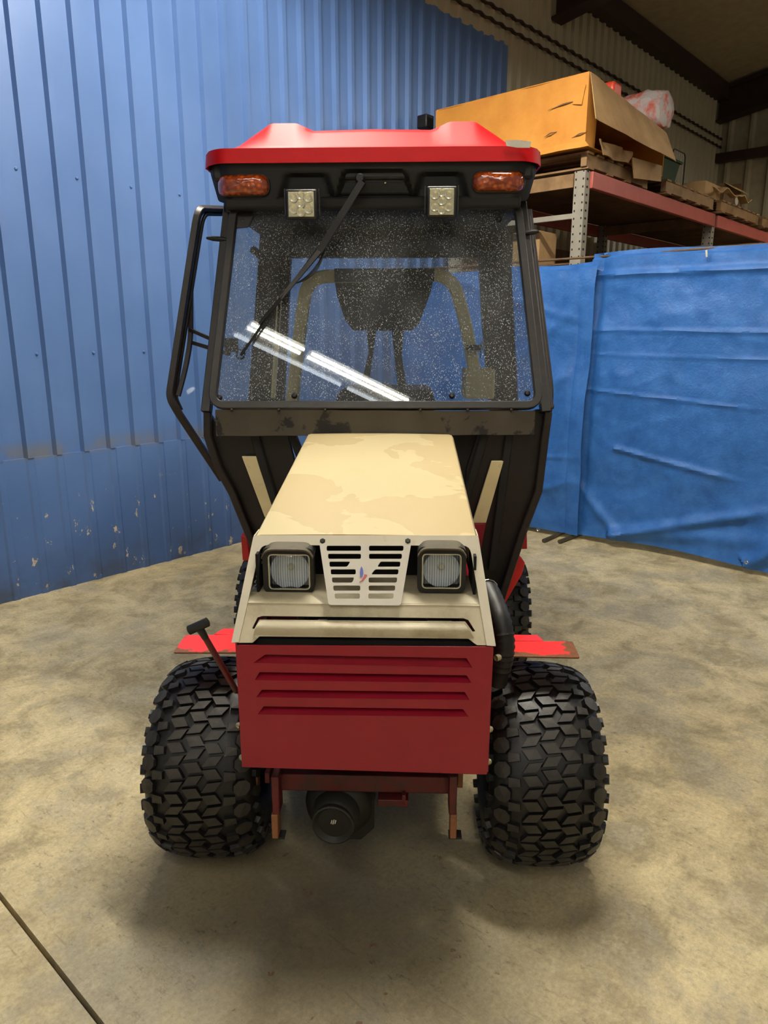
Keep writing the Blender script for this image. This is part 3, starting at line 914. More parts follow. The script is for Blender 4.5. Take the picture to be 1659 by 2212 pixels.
# ---- headlights
def headlight(x0, y0, x1, y1, X0, Y0, X1, Y1):
    vL = 0.105
    a = T(x0, y1, vL); b = T(x1, y0, vL)          # lens
    A = T(X0, Y1, vL); B = T(X1, Y0, vL)          # housing
    def rr(lo, hi, r, inset=0):
        return round_poly([(lo[0] + inset, lo[1] + inset), (hi[0] - inset, lo[1] + inset), (hi[0] - inset, hi[1] - inset), (lo[0] + inset, hi[1] - inset)], r, 5)
    me = plate(rr((A.x, A.z), (B.x, B.z - 0.006), 0.018), [rr((a.x, a.z), (b.x, b.z), 0.010)], 0.03, lambda x, y, d: V(x, vL + 0.012 + d, y))
    me.materials.append(M['black_plastic'])
    hs = finish('headlight', me, TR, True, 0.002)
    hs['label'] = 'square headlight in a black dusty housing'
    # shell behind, tapering
    f = rr((A.x, A.z), (B.x, B.z - 0.006), 0.018); g = rr((A.x, A.z), (B.x, B.z - .006), 0.03, 0.022)
    mb = MB(); n = len(f)
    vs = [V(p[0], vL + 0.026, p[1]) for p in f] + [V(p[0], vL + 0.10, p[1]) for p in g]
    mb.add(vs, [(i, (i + 1) % n, (i + 1) % n + n, i + n) for i in range(n)] + [tuple(range(n, 2 * n))])
    mb.build('shell', 'headlight_top', hs, smooth=True)
    # visor
    xs = [A.x, A.x + 0.014, B.x - 0.014, B.x]
    mb = MB()
    mb.sheet(lambda u, v: (lerp(A.x, B.x, u), vL - 0.016 + 0.06 * v, B.z - 0.006 - 0.020 * (abs(2 * u - 1) ** 7) + 0.006 * v), 16, 4, (0, 0, -0.004))
    mb.build('visor', 'headlight_top', hs, smooth=True)
    cx, cz = (a.x + b.x) / 2, (a.z + b.z) / 2
    rad = (b.x - a.x) / 2
    MB().lathe([(rad * 0.97, 0.008), (rad * 0.93, 0.010), (rad * 0.8, 0.026), (rad * 0.5, 0.042), (rad * 0.2, 0.05), (0, 0.05)], (cx, vL, cz), (0, 1, 0), 40).build('reflector', 'silver', hs, smooth=True)
    MB().box((cx, vL + 0.030, cz), (rad * 2, 0.004, (b.z - a.z))).build('reflector_back', 'silver', hs)
    MB().lathe([(0.0, 0.018), (0.006, 0.018), (0.009, 0.024), (0.009, 0.05)], (cx, vL, cz + 0.004), (0, 1, 0), 16).build('bulb', 'led_cup', hs, smooth=True)
    # ribbed lens
    mb = MB()
    NR = 120
    mb.sheet(lambda u, v: (lerp(a.x, b.x, u), vL + 0.004 - 0.010 * (1 - (2 * u - 1) ** 2) * (1 - (2 * v - 1) ** 2) - 0.0012 * math.sin(round(u * NR) * math.pi / 3), lerp(a.z, b.z, v)), NR, 14, (0, 0.003, 0))
    mb.build('lens', 'lens', hs, smooth=True)
    rim = rr((a.x, a.z), (b.x, b.z), 0.010)
    MB().tube([(p[0], vL - 0.002, p[1]) for p in rim], 0.0025, 6, closed=True).build('lens_rim', 'chrome', hs, smooth=True)
    return hs
headlight(583, 1198, 668, 1271, 570, 1178, 677, 1280)
headlight(912, 1197, 996, 1269, 901, 1176, 1008, 1279)
# spring-like wire loom left of the left headlight
MB().tube([T(572 - 4 * math.sin(i * 1.9) - i * 0.9, 1182 + i * 3.6, 0.14) for i in range(26)], 0.0016, 5).build('wire_loom', 'chrome', TR, smooth=True)

# ---- front fenders
for px in ([(374, 1409), (400, 1372), (512, 1370), (514, 1409)], [(1085, 1385), (1237, 1385), (1253, 1420), (1085, 1416)]):
    q = [TZ(x, y, 0.640) for x, y in px]
    pl_ = round_poly(q, 0.008, 3)
    mb = MB().prism([V(p.x, p.y, 0.640) for p in pl_], (0, 0, -0.005))
    xs = [p.x for p in q]; s_ = -1 if q[0].x < 0 else 1
    mb.box(((min(xs) + max(xs)) / 2 - s_ * .04, max(p.y for p in q) + 0.05, 0.625), (abs(max(xs) - min(xs)) - .08, 0.10, 0.004), Matrix.Rotation(-0.25, 3, 'X'))
    mb.build('front_fender', 'fender', TR, bevel=0.001)
# rear fenders
for s_ in (-1, 1):
    mb = MB()
    mb.sheet(lambda u, v: (s_ * lerp(0.36, 0.555 if s_ > 0 else 0.49, v), 1.48 - 0.36 * math.cos(R(58 + 100 * u)), 0.279 + 0.345 * math.sin(R(58 + 100 * u)) + 0.0), 18, 3, (0, 0, -0.006))
    mb.build('rear_fender', 'fender', TR, smooth=True)
    q = [T(x, y, 1.17) for x, y in ((1086, 1312), (1082, 1255), (1108, 1180), (1122, 1200), (1134, 1216), (1128, 1240))]
    if s_ < 0:
        continue
    MB().prism(q, (0, 0.02, 0)).build('fender_flare', 'flare_red', TR, bevel=0.002)
for px, m_ in (([(1122, 1150), (1138, 1150), (1139, 1186), (1118, 1187)], 'red'), ([(1124, 1138), (1136, 1138), (1138, 1150), (1121, 1150)], 'cream'), ([(520, 1156), (533, 1162), (540, 1212), (524, 1210)], 'red')):
    MB().prism([T(x, y, 1.2) for x, y in px], (0, 0.05, 0)).build('side_bracket', m_, TR, bevel=0.002)

# ---- T handle lever
p0 = T(510, 1492, 0.06); p1 = T(438, 1368, 0.02)
lv = MB().tube([p0, p1], 0.0075, 10).build('lever', 'red_greasy', TR, smooth=True)
h0, h1 = T(407, 1362, 0.015), T(450, 1343, 0.015)
MB().tube([h0, lerp(h0, h1, 0.04), lerp(h0, h1, 0.96), h1], [0.007, 0.0115, 0.0115, 0.007], 12).tube([p1 + (p0 - p1) * 0.08, lerp(h0, h1, 0.5)], [0.008, 0.010], 10).build('grip', 'black_plastic', lv, smooth=True)

# ---- intake hose on the right
pts = [T(1052, 1270, 0.32), T(1066, 1300, 0.27), T(1083, 1345, 0.22), T(1090, 1390, 0.2), T(1084, 1430, 0.2), T(1072, 1470, 0.22)]
path = round_path(pts, 0.05, 6)
mb = MB(); mb.tube(path, [0.027 + 0.003 * (i % 2) for i in range(len(path))], 14)
hose = mb.build('air_hose', 'black_plastic', TR, smooth=True)
MB().tube([pts[0] + V(0.028 * math.cos(t), -0.028 * math.sin(t) * .4, 0.028 * math.sin(t)) for t in [i * 0.5 for i in range(12)]], 0.002, 5).build('hose_clamp', 'chrome', hose)

# ================================================================== CAB
GB = 0.24 / 0.66; GA = 0.97 - GB * 1.23
gn = V(0, -1, GB).normalized()
def GP(x, y, off=0.0): return T(x, y, GA - off * math.sqrt(1 + GB * GB), GB)
# windscreen
corners = [(455, 872), (1170, 872), (1121, 447), (505, 447)]
cg = [GP(x, y) for x, y in corners]
MB().prism(cg, -gn * 0.004).build('windshield', 'windshield', TR)
fp = round_path([GP(458, 876, .01), GP(1165, 876, .01), GP(1118, 440, .01), GP(508, 440, .01)], 0.05, 6, closed=True)
SQ = [(-1, -.8), (-.8, -1), (.8, -1), (1, -.8), (1, .8), (.8, 1), (-.8, 1), (-1, .8)]
fr = MB().tube(fp, 0.0135, closed=True, prof=SQ, up=gn).build('windshield_frame', 'frame', TR, smooth=True)
for (x, y) in ((474, 859), (636, 855), (976, 855), (1139, 850), (524, 478), (1078, 474)):
    MB().lathe([(0, 0.010), (0.006, 0.009), (0.010, 0.004), (0.011, 0)], GP(x, y), gn, 12).build('glass_bolt', 'frame', fr, smooth=True)
# corner reinforcement, top left
q = [GP(x, y, .004) for x, y in ((505, 452), (548, 452), (546, 472), (536, 492), (512, 494), (498, 500))]
MB().prism(q, gn * 0.004).build('corner_gusset', 'frame_brown', fr, bevel=0.001)
# rubber apron
ap = [T(x, y, 0.955) for x, y in ((464, 886), (1157, 886), (1157, 932), (800, 935), (467, 941))]
def apf(u, v):
    x = lerp(-0.572, 0.533, u)
    return (x, 0.945 + 0.004 * math.sin(u * 40) + 0.006 * v, lerp(ap[4].z, 1.222, v) + (0.010 * u if v == 0 else 0))
apr = MB().sheet(apf, 60, 4, (0, 0.004, 0)).build('windshield_apron', 'apron', TR, smooth=True, label='dusty grey rubber flap under the windshield')
for x in (500, 602, 702, 908, 1010, 1105):
    p = T(x, 886, 0.94)
    MB().lathe([(0, 0.006), (0.004, 0.005), (0.006, 0)], p, (0, -1, 0), 8).build('rivet', 'frame', apr)

# A posts behind the frame
for (x0, x1, y0, y1) in ((496, 446, 440, 890), (1126, 1178, 440, 890)):
    a = T(x0, y0, GA + 0.035, GB); b = T(x1, y1, GA + 0.035, GB)
    MB().tube([a, b], 0.017, prof=SQ, up=gn).build('front_post', 'frame', TR, smooth=True)
a = T(1138, 470, GA + 0.06, GB); b = T(1187, 880, GA + 0.06, GB)
MB().tube([a, b], 0.012, prof=SQ, up=gn).build('door_edge', 'frame_brown', TR, smooth=True)

# lower corner panels and their uprights
def poly_t(name, px, v, d, mat, bev=0.002, label=None):
    return MB().prism([T(x, y, v) for x, y in px], (0, d, 0)).build(name, mat, TR, bevel=bev, label=label)
poly_t('lower_corner_panel', [(447, 885), (447, 940), (470, 1010), (500, 1062), (530, 1135), (548, 1180), (600, 1180), (640, 1010), (622, 938), (480, 930)], 1.03, 0.02, 'smoke_panel')
poly_t('lower_corner_panel', [(1160, 885), (1190, 885), (1181, 935), (1166, 1060), (1130, 1155), (1082, 1300), (1030, 1300), (1000, 1100), (1008, 1010), (1032, 938)], 1.03, 0.02, 'smoke_panel')
for px in ([(449, 890), (449, 940), (471, 1008), (502, 1064), (549, 1180)], [(1184, 890), (1178, 935), (1163, 1060), (1127, 1155), (1080, 1300), (1060, 1340)]):
    MB().tube([T(x, y, 1.01) for x, y in px], 0.013, prof=SQ, up=(0, -1, 0)).build('lower_post', 'frame_brown', TR, smooth=True)
for px in ([(548, 935), (622, 1180)], [(1100, 935), (1062, 1230)], [(1048, 935), (1000, 1100)], [(630, 935), (655, 1000)]):
    MB().tube([T(x, y, 1.02) for x, y in px], 0.014, prof=SQ, up=(0, -1, 0)).build('inner_post', 'dark', TR)
poly_t('fender_upright', [(522, 986), (553, 986), (560, 1010), (594, 1112), (572, 1118)], 1.005, 0.012, 'tan_steel', label='tan painted steel upright')
poly_t('fender_upright', [(1062, 996), (1088, 996), (1050, 1130), (1020, 1130)], 1.005, 0.012, 'tan_steel', label='tan painted steel upright')
poly_t('side_cowl', [(1020, 1131), (1050, 1131), (1030, 1230), (1040, 1300), (1015, 1200)], 1.0, 0.012, 'red_panel')
# dash behind the hood
MB().box((0.08, 1.10, 0.98), (0.60, 0.10, 0.34)).build('dashboard', 'dark', TR, bevel=0.02)
MB().box((-0.02, 1.55, 0.70), (0.62, 0.9, 0.03)).build('cab_floor', 'dark', TR)

# roof cap
RC = -0.036
def roof_h(x):
    ax = abs(x)
    pts = [(0, .112), (0.21, .108), (0.27, .134), (0.36, .134), (0.44, .085), (0.475, .062), (0.5, .052), (0.55, .040), (0.6, .030)]
    for (a, ha), (b, hb) in zip(pts, pts[1:]):
        if ax <= b: return lerp(ha, hb, (ax - a) / (b - a))
    return .026
RV0, RV1 = 1.13, 2.25
def plan(u):
    """front edge v as function of lateral position, corners swept back"""
    ax = abs(u)
    return RV0 + (0 if ax < 0.50 else ((ax - 0.50) / 0.087) ** 2 * 0.07)
def rooff(u, v):
    x = (u * 2 - 1) * 0.583
    vv = lerp(plan(x), RV1, v)
    front = max(0, min(1, (vv - plan(x) - 0.012) / 0.11))
    back = max(0, min(1, (RV1 - vv) / 0.12))
    h = 0.026 + (roof_h(x) - 0.026) * min(front, back)
    if abs(x) > 0.57: h -= 0.008
    return (x + RC, vv, 2.068 + h)
mb = MB()
NU, NV = 96, 40
mb.sheet(lambda u, v: rooff(u, v ** 1.6), NU, NV, (0, 0, -0.006))
roof = mb.build('roof_cap', 'roof', TR, smooth=True)
# skirt around the roof
skx = [(-0.583 + 1.166 * i / 60) for i in range(61)]
def skirt(u, v):
    x = (u * 2 - 1) * 0.583
    return (x * (1 + 0.006 * (1 - v)) + RC, plan(x) - 0.002 - 0.006 * (1 - v), lerp(2.046, 2.094, v) - (0.006 if abs(x) > 0.574 else 0))
MB().sheet(skirt, 80, 6, (0, 0.006, 0)).build('roof_skirt', 'roof', roof, smooth=True)
for s_ in (-1, 1):
    MB().sheet(lambda u, v: (s_ * (0.583 + .004 * (1 - v)) + RC, lerp(plan(0.583), RV1, u), lerp(2.042, 2.088, v)), 12, 3, (-s_ * 0.006, 0, 0)).build('roof_skirt', 'roof', roof, smooth=True)
q = [T(x, y, RV0 - .012) for x, y in ((1092, 303), (1120, 302), (1148, 306), (1145, 319), (1118, 319), (1094, 315))]
MB().prism(q, (0, 0.004, 0)).build('tape_patch', 'sticker', roof, label='peeling white tape patch on the roof corner')

# visor (black headliner front) with a recess for the wiper and pockets
def vis_x(u, v):
    half = lerp(0.545, 0.575, min(1, v * 1.3))
    if v < 0.12: half -= 0.04 * (1 - v / 0.12) ** 2
    return (u * 2 - 1) * half
def visf(u, v):
    x = vis_x(u, v)
    z = lerp(1.925, 2.058, v)
    y = RV0 + 0.012 + (0 if abs(x) < 0.47 else ((abs(x) - 0.47) / 0.1) ** 2 * 0.06) + 0.02 * (1 - v)
    # trapezoid pocket in the middle
    xp = x + RC
    def pocket(cx, w_, zt, d):
        e = 0.02
        wl_ = w_ + (z - zt) * -0.35
        k = max(0, min(1, (wl_ - abs(xp - cx)) / e)) * max(0, min(1, (zt - z) / 0.012))
        return k * d
    y += pocket(-0.025, 0.11, 2.03, 0.03) + pocket(-0.262, 0.075, 2.02, 0.02) + pocket(0.205, 0.075, 2.02, 0.02)
    return (xp, y, z)
vis = MB().sheet(visf, 120, 24, (0, 0.01, 0)).build('roof_visor', 'black_plastic', TR, smooth=True)
# visor underside + headliner
mb = MB()
mb.box((RC, 1.70, 1.975), (1.06, 1.04, 0.05))
mb.box((RC, 1.19, 1.925), (1.04, 0.06, 0.04))
mb.build('headliner', 'dark', TR, bevel=0.01)
MB().box((RC, 1.70, 2.03), (1.12, 1.06, 0.06)).build('roof_pan', 'black_plastic', TR, bevel=0.01)
MB().box((RC - 0.02, 2.14, 1.91), (1.04, 0.05, 0.15)).box((-0.22, 2.1, 1.86), (0.5, 0.06, 0.05)).build('rear_header', 'dark', TR, bevel=0.005)
for s_ in (-1, 1):
    MB().box((RC + s_ * 0.5, 1.7, 1.93), (0.05, 1.0, 0.06)).build('roof_rail', 'frame_brown', TR, bevel=0.005)

# amber marker lamps
for (x0, y0, x1, y1) in ((467, 377, 580, 423), (1021, 370, 1135, 414)):
    a = T(x0, y1, RV0 + 0.02); b = T(x1, y0, RV0 + 0.02)
    cx, cz = (a.x + b.x) / 2, (a.z + b.z) / 2; hw, hh = (b.x - a.x) / 2, (b.z - a.z) / 2
    sgn = -1 if cx < 0 else 1
    mb = MB(); NN = 40
    rings = []
    for k in range(8):
        t = k / 7
        s2 = math.cos(t * math.pi / 2) ** 0.6 if k < 7 else 0.0
        dep = 0.026 * math.sin(t * math.pi / 2)
        ring = []
        for i in range(NN):
            an = 2 * math.pi * i / NN
            ex = 0.75
            cxn = abs(math.cos(an)) ** ex * (1 if math.cos(an) >= 0 else -1); szn = abs(math.sin(an)) ** ex * (1 if math.sin(an) >= 0 else -1)
            xx = (hw - hh) * (1 if cxn > 0 else -1) * min(1, abs(cxn) * 6) + hh * cxn
            xx = max(-hw, min(hw, xx)); zz = hh * szn
            X = cx + xx * (0.25 + 0.75 * s2) if s2 > 0 else cx
            ring.append(V(cx + xx * s2, RV0 + 0.018 - dep + (abs(cx + xx * s2 - cx) * 0.0) + max(0, abs(cx - RC + xx * s2) - 0.47) ** 2 * 6, cz + zz * s2))
        rings.append(ring)
    for r_ in rings: mb.v += r_
    for k in range(7):
        for i in range(NN):
            mb.f.append([k * NN + i, k * NN + (i + 1) % NN, (k + 1) * NN + (i + 1) % NN, (k + 1) * NN + i]); mb.mi.append(0)
    lamp = mb.build('marker_lamp', 'amber', TR, smooth=True, label='oval amber marker lamp')
    MB().tube([p + V(0, 0.004, 0) for p in rings[0]], 0.005, 6, closed=True).build('gasket', 'black_plastic', lamp, smooth=True)
# LED work lamps
for (x0, y0, x1, y1) in ((621, 411, 680, 471), (925, 404, 984, 467)):
    v = RV0 - 0.055
    a = T(x0, y1, v); b = T(x1, y0, v)
    cx, cz = (a.x + b.x) / 2, (a.z + b.z) / 2; hw, hh = (b.x - a.x) / 2, (b.z - a.z) / 2
    lamp = MB().box((cx, v + 0.022, cz), (hw * 2 + 0.012, 0.04, hh * 2 + 0.010)).build('work_lamp', 'black_plastic', TR, bevel=0.006, label='square LED work lamp with six round cups')
    MB().box((cx, v + 0.001, cz), (hw * 2 - 0.008, 0.003, hh * 2 - 0.008)).build('lamp_face', 'led', lamp, bevel=0.001)
    for (i, j) in ((-.55, .5), (0, .68), (.55, .5), (-.55, -.45), (0, -.68), (.55, -.45), (0, .03)):
        MB().lathe([(hw * 0.30, -0.006), (hw * 0.24, -0.005), (hw * 0.14, 0.0), (0, 0.001)], (cx + i * hw * 0.95, v, cz + j * hh * 0.88), (0, 1, 0), 16).build('led_cup', 'led_cup', lamp, smooth=True)
    mb = MB()
    for k in range(7): mb.box((cx, v + 0.03 + k * 0.004, cz), (hw * 1.8, 0.0015, hh * 2.0))
    mb.build('cooling_fins', 'black_plastic', lamp)
    for s_ in (-1, 1):
        MB().box((cx + s_ * (hw + 0.011), v + 0.035, cz + 0.012), (0.004, 0.022, hh * 1.9)).build('lamp_bracket', 'frame', lamp)
    MB().tube([(cx, v + 0.04, cz - hh), (cx + 0.01, v + 0.05, cz - hh - 0.02), (cx + 0.03, v + 0.09, cz - hh - 0.01)], 0.004, 6).build('lamp_cable', 'black_plastic', lamp, smooth=True)

# wiper
pv = T(778, 388, RV0 + 0.02)
w0 = T(783, 392, RV0 - 0.02); w1_ = GP(690, 543, .03); w2 = GP(606, 645, .028)
wp = MB().tube([w0, w1_], 1.0, prof=[(-.004, -.012), (.004, -.012), (.004, .012), (-.004, .012)], up=gn).tube([w1_, w2], [1.0, .7], prof=[(-.004, -.009), (.004, -.009), (.004, .009), (-.004, .009)], up=gn).build('wiper', 'frame', TR)
MB().lathe([(0.0, -0.012), (0.012, -0.012), (0.016, -0.006), (0.017, 0.03)], pv + V(0, -0.02, 0), (0, 1, 0), 16).build('wiper_pivot', 'black_plastic', wp, smooth=True)
MB().tube([GP(700, 520, .02), GP(610, 640, .014), GP(520, 768, .012)], 0.0045, 6).build('wiper_blade', 'black_plastic', wp, smooth=True)
MB().tube([GP(640, 604, .024), GP(606, 645, .026), GP(560, 700, .02)], 0.006, 6).build('blade_holder', 'black_plastic', wp, smooth=True)
for k in range(4):
    a = GP(704, 524, .02); b = GP(640, 612, .02); m1 = GP(690 + k * 2, 585 + k * 5, .02 + .006 * k)
    mb = MB().tube([a * (1 - t) ** 2 + m1 * 2 * t * (1 - t) + b * t * t for t in [i / 12 for i in range(13)]], 0.0016, 5)
    mb.build('washer_hose', 'black_plastic', wp, smooth=True)
p = T(832, 394, RV0 + 0.035)
MB().lathe([(0, -0.003), (0.0035, -0.002), (0.005, 0), (0.0035, 0.001)], p, (0, 1, 0), 14).build('visor_screw', 'chrome', vis, smooth=True)

# door, left, standing ajar: hinged at the rear post
def door_tube(px, vs, r, name, parent, mat='frame_brown', rr=0.05):
    pts = [T(x, y, v) for (x, y), v in zip(px, vs)]
    return MB().tube(round_path(pts, rr, 5), r, prof=SQ, up=(0, -1, 0)).build(name, mat, parent, smooth=True)
dl = door_tube([(560, 456), (428, 452), (366, 858), (384, 890), (480, 1035)], [2.05, 1.30, 1.16, 1.16, 1.24], 0.0125, 'door', TR)
dl['label'] = 'cab door frame standing ajar on the left side'
door_tube([(560, 464), (440, 462), (378, 856), (392, 886)], [2.07, 1.33, 1.19, 1.19], 0.006, 'door_seal', dl, 'frame')
q = [T(560, 462, 2.06), T(434, 458, 1.31), T(372, 858, 1.175), T(480, 1030, 1.25), T(560, 1030, 2.0)]
MB().prism(q, (0.004, 0, 0)).build('door_glass', 'side_glass', dl)
hn = door_tube([(412, 628), (412, 735), (400, 800), (385, 855)], [1.28, 1.26, 1.22, 1.19], 0.0085, 'grab_handle', dl)
for px in ([(410, 712), (492, 748)], [(408, 738), (496, 765)]):
    MB().tube([T(px[0][0], px[0][1], 1.26), T(px[1][0], px[1][1], 1.22)], 0.007, prof=SQ, up=(0, -1, 0)).build('latch_bar', 'frame', dl)
p = T(500, 745, 1.2)
lt = MB().box(p, (0.05, 0.02, 0.05)).build('door_latch', 'frame', TR, bevel=0.004)
MB().tube([p + V(0.035 + 0.016 * math.cos(t), -0.01, -0.035 + 0.016 * math.sin(t)) for t in [i * .6 for i in range(11)]], 0.004, 6).build('latch_ring', 'frame', lt, smooth=True)
MB().tube([T(520, 765, 1.17), T(560, 700, 1.16)], 0.003, 6).build('latch_rod', 'frame', lt, smooth=True)
# small cleats on the posts
for (x0, y0, x1, y1) in ((446, 514, 492, 518), (1128, 504, 1164, 500)):
    a = T(x0, y0, 1.2); b = T(x1, y1, 1.2)
    MB().tube([a, lerp(a, b, .3), lerp(a, b, .75), b], [.004, .009, .009, .005], 10).build('door_cleat', 'black_plastic', TR, smooth=True)
# right door, closed
dr = MB().tube(round_path([T(1142, 455, 1.30), T(1190, 850, 1.10), T(1178, 940, 1.10), T(1162, 1060, 1.12), T(1122, 1170, 1.15), T(1078, 1300, 1.2)], 0.05, 5), 0.011, prof=SQ, up=(0, -1, 0)).build('door', 'frame_brown', TR, smooth=True, label='closed cab door on the right side')
p = T(1186, 877, 1.08)
MB().tube([p + V(-.01, 0, 0), p + V(0.016, 0, 0)], 0.011, 12).build('door_hinge', 'frame', dr, smooth=True)
for (x, y) in ((1178, 925), (1162, 1010), (1148, 1078)):
    p = T(x, y, 1.08)
    MB().box(p, (0.008, 0.012, 0.03)).build('edge_clip', 'tan_steel', dr, bevel=0.002)
q = [T(1142, 458, 1.31), T(1188, 850, 1.12), T(1105, 850, 2.05), T(1098, 500, 2.08)]
MB().prism(q, (0.004, 0, 0)).build('door_glass', 'side_glass', dr)

# rear posts
poly_t('rear_post', [(565, 450), (628, 450), (628, 545), (612, 880), (600, 1060), (540, 1060), (535, 880), (558, 560)], 2.02, 0.05, 'frame_brown')
poly_t('rear_post', [(1028, 450), (1092, 450), (1104, 560), (1120, 880), (1112, 1060), (1054, 1060), (1058, 880), (1042, 700)], 2.02, 0.05, 'frame_brown')
p = T(560, 548, 2.0)
MB().tube([T(545, 538, 1.95), T(572, 560, 2.0)], 0.018, 8).build('coat_hook', 'dark', TR, smooth=True)
MB().tube([T(604, 640, 1.96), T(590, 860, 1.96)], 0.012, 8).build('wire_conduit', 'tan_steel', TR, smooth=True)
a = T(826, 545, 2.05)
MB().tube([a, a + V(0, 0, -0.022)], 0.014, 10).build('window_latch', 'dark', TR, smooth=True)

# roll bar hoop
hp = [T(x, y, 1.62) for x, y in ((628, 875), (652, 700), (664, 600), (955, 594), (1000, 640), (1022, 760), (1032, 810))]
hoop = MB().tube(round_path([T(630, 880, 1.62), T(650, 700, 1.62), T(664, 598, 1.62), T(975, 592, 1.62), T(1004, 690, 1.62), T(1030, 830, 1.62)], 0.11, 8), 0.0255, prof=SQ, up=(0, -1, 0)).build('roll_bar', 'tan_steel', TR, smooth=True, label='tan steel roll bar hoop inside the cab')
p = T(1022, 752, 1.60)
MB().box(p, (0.06, 0.05, 0.028)).box(p + V(0.03, -.02, -.01), (.006, .01, .06)).build('fold_joint', 'axle', hoop, bevel=0.002)
MB().tube([p + V(-0.04, -0.035, 0.03), p + V(-0.038, -0.035, -0.01), p + V(0.03, -0.035, -0.01), p + V(0.034, -0.035, 0.03)], 0.003, 6).build('hitch_pin', 'chrome', hoop)
MB().lathe([(0.012, 0), (0.014, 0.002), (0.016, 0)], p + V(0.05, -0.03, 0.0), (0, 1, 0), 14).build('pin_ring', 'chrome', hoop)
c_, d_ = tp(1004, 798, 1068, 862, 1.45, 0.18)
MB().box(c_, d_).build('control_box', 'tan_steel', TR, bevel=0.008, label='dusty tan control box by the right post')
c_, d_ = tp(722, 580, 938, 608, 1.58, 0.02)
MB().box(c_, d_).build('label_plate', 'smoke_panel', TR)

# seat
bk = [T(x, y, 1.66) for x, y in ((722, 606), (936, 606), (930, 632), (905, 700), (890, 714), (762, 714), (745, 690), (728, 640))]
seat = MB().prism(bk, (0, 0.09, 0)).build('seat', 'dark_vinyl', TR, bevel=0.007, seg=2, label='dark high-backed seat')
for px in ([(792, 712), (812, 712), (806, 760), (790, 870), (772, 870), (796, 760)], [(846, 712), (872, 712), (868, 770), (884, 870), (862, 870), (852, 770)]):
    MB().prism([T(x, y, 1.64) for x, y in px], (0, 0.04, 0)).build('back_support', 'dark_vinyl', seat, bevel=0.004)
q0 = T(762, 812, 1.42); q1 = T(902, 880, 1.42)
MB().box(((q0.x + q1.x) / 2, 1.55, (q0.z + q1.z) / 2 - 0.05), (0.40, 0.36, 0.12)).build('seat_cushion', 'dark_vinyl', seat, bevel=0.04, seg=4)
MB().box(((q0.x + q1.x) / 2, 1.6, 0.93), (0.36, 0.34, 0.40)).build('seat_pedestal', 'dark', seat, bevel=0.01)
# hanging strap and mirror bracket left of the hoop
MB().tube([T(600, 470, 1.5), T(606, 600, 1.55), T(600, 720, 1.6)], 0.005, 6).build('cable', 'dark', TR, smooth=True)

# ================================================================== TARPS, RACK
TA = 4.78
def tarp(name, b0, b1, z0f, z1f, aoff, seed, label, creases, nu=260, nv=150, bow=0.05):
    org = Vector((TA, b0, 0))
    mb = MB()
    def fn(u, v):
        b = lerp(b0, b1(v) if callable(b1) else b1, u)
        z = lerp(z0f(u), z1f(u), v)
        d = 0.030 * noise.noise((b * 1.3 + seed, z * 1.7, 0.3)) + 0.020 * noise.noise((b * 3.1, z * 4.3 + seed, 1.7)) + 0.008 * abs(noise.noise((b * 6.1 + z * 3, z * 7.3 - b * 2, seed))) + 0.005 * noise.noise((b * 11, z * 9, seed))
        for (p, q, amp, wd) in creases:
            pb, pz = p; qb, qz = q
            dx, dz = qb - pb, qz - pz
            L = math.hypot(dx, dz)
            t = ((b - pb) * dx + (z - pz) * dz) / (L * L)
            if -0.05 < t < 1.05:
                dist = ((b - pb) * dz - (z - pz) * dx) / L
                d -= amp * math.exp(-(dist / wd) ** 2) * min(1, (1.05 - t) * 4)
        d -= bow * math.sin(math.pi * min(1, v)) * 0.4
        a = TA + aoff + d
        if v > 0.985: a += 0.02
        return (a - org.x, b - org.y, z)
    mb.sheet(fn, nu, nv, (0.003, 0, 0))
    o = mb.build(name, 'tarp', None, smooth=True)
    room_obj(o, org)
    tag(o, label, 'tarp')
    return o
def grommet(parent, b, z, a=-0.03):
    org = parent.matrix_basis.inverted() @ world(TA + a, b, z)
    MB().lathe([(0.005, -0.002), (0.009, -0.004), (0.013, 0)], org, (-1, 0, 0), 14).build('grommet', 'chrome', parent, smooth=True)
g1 = RA(1332, 1153, TA); g2_ = RA(1618, 1214, TA)
t1 = tarp('tarp', 2.40, -1.2, lambda u: 0.035 + 0.02 * math.sin(u * 9), lambda u: 2.0 + 0.012 * math.sin(u * 17), 0.0, 3.1, 'large blue tarpaulin curtain on the right, hanging in front of the rack', [
    ((g1.y, g1.z), (1.1, 0.42), 0.035, 0.035), ((g1.y, g1.z), (0.6, 0.30), 0.02, 0.05), ((g1.y, g1.z), (2.45, 0.45), 0.022, 0.035), ((2.4, 1.10), (1.2, 1.03), 0.010, 0.012), ((2.35, 1.50), (-1, 1.46), 0.010, 0.012),
    ((2.4, 1.86), (-1, 1.83), 0.022, 0.02), ((2.4, 1.34), (-1, 1.30), 0.006, 0.01), ((2.1, 0.70), (1.3, 0.58), 0.018, 0.02), ((g2_.y, g2_.z), (0.6, .5), 0.04, 0.05), ((2.33, 1.9), (2.36, 0.1), -0.02, 0.03)])
grommet(t1, g1.y, g1.z + .012, -0.06); grommet(t1, g2_.y, g2_.z + .012, -0.06)
MB().tube([t1.matrix_basis.inverted() @ world(TA - .03, 1.64, 1.93), t1.matrix_basis.inverted() @ world(TA - .035, 1.645, 1.97)], 0.006, 6).build('tie_cord', 'sticker', t1)
TE1, TE0 = RA(1292, 566, TA - .07).y, RA(1244, 1157, TA - .07).y
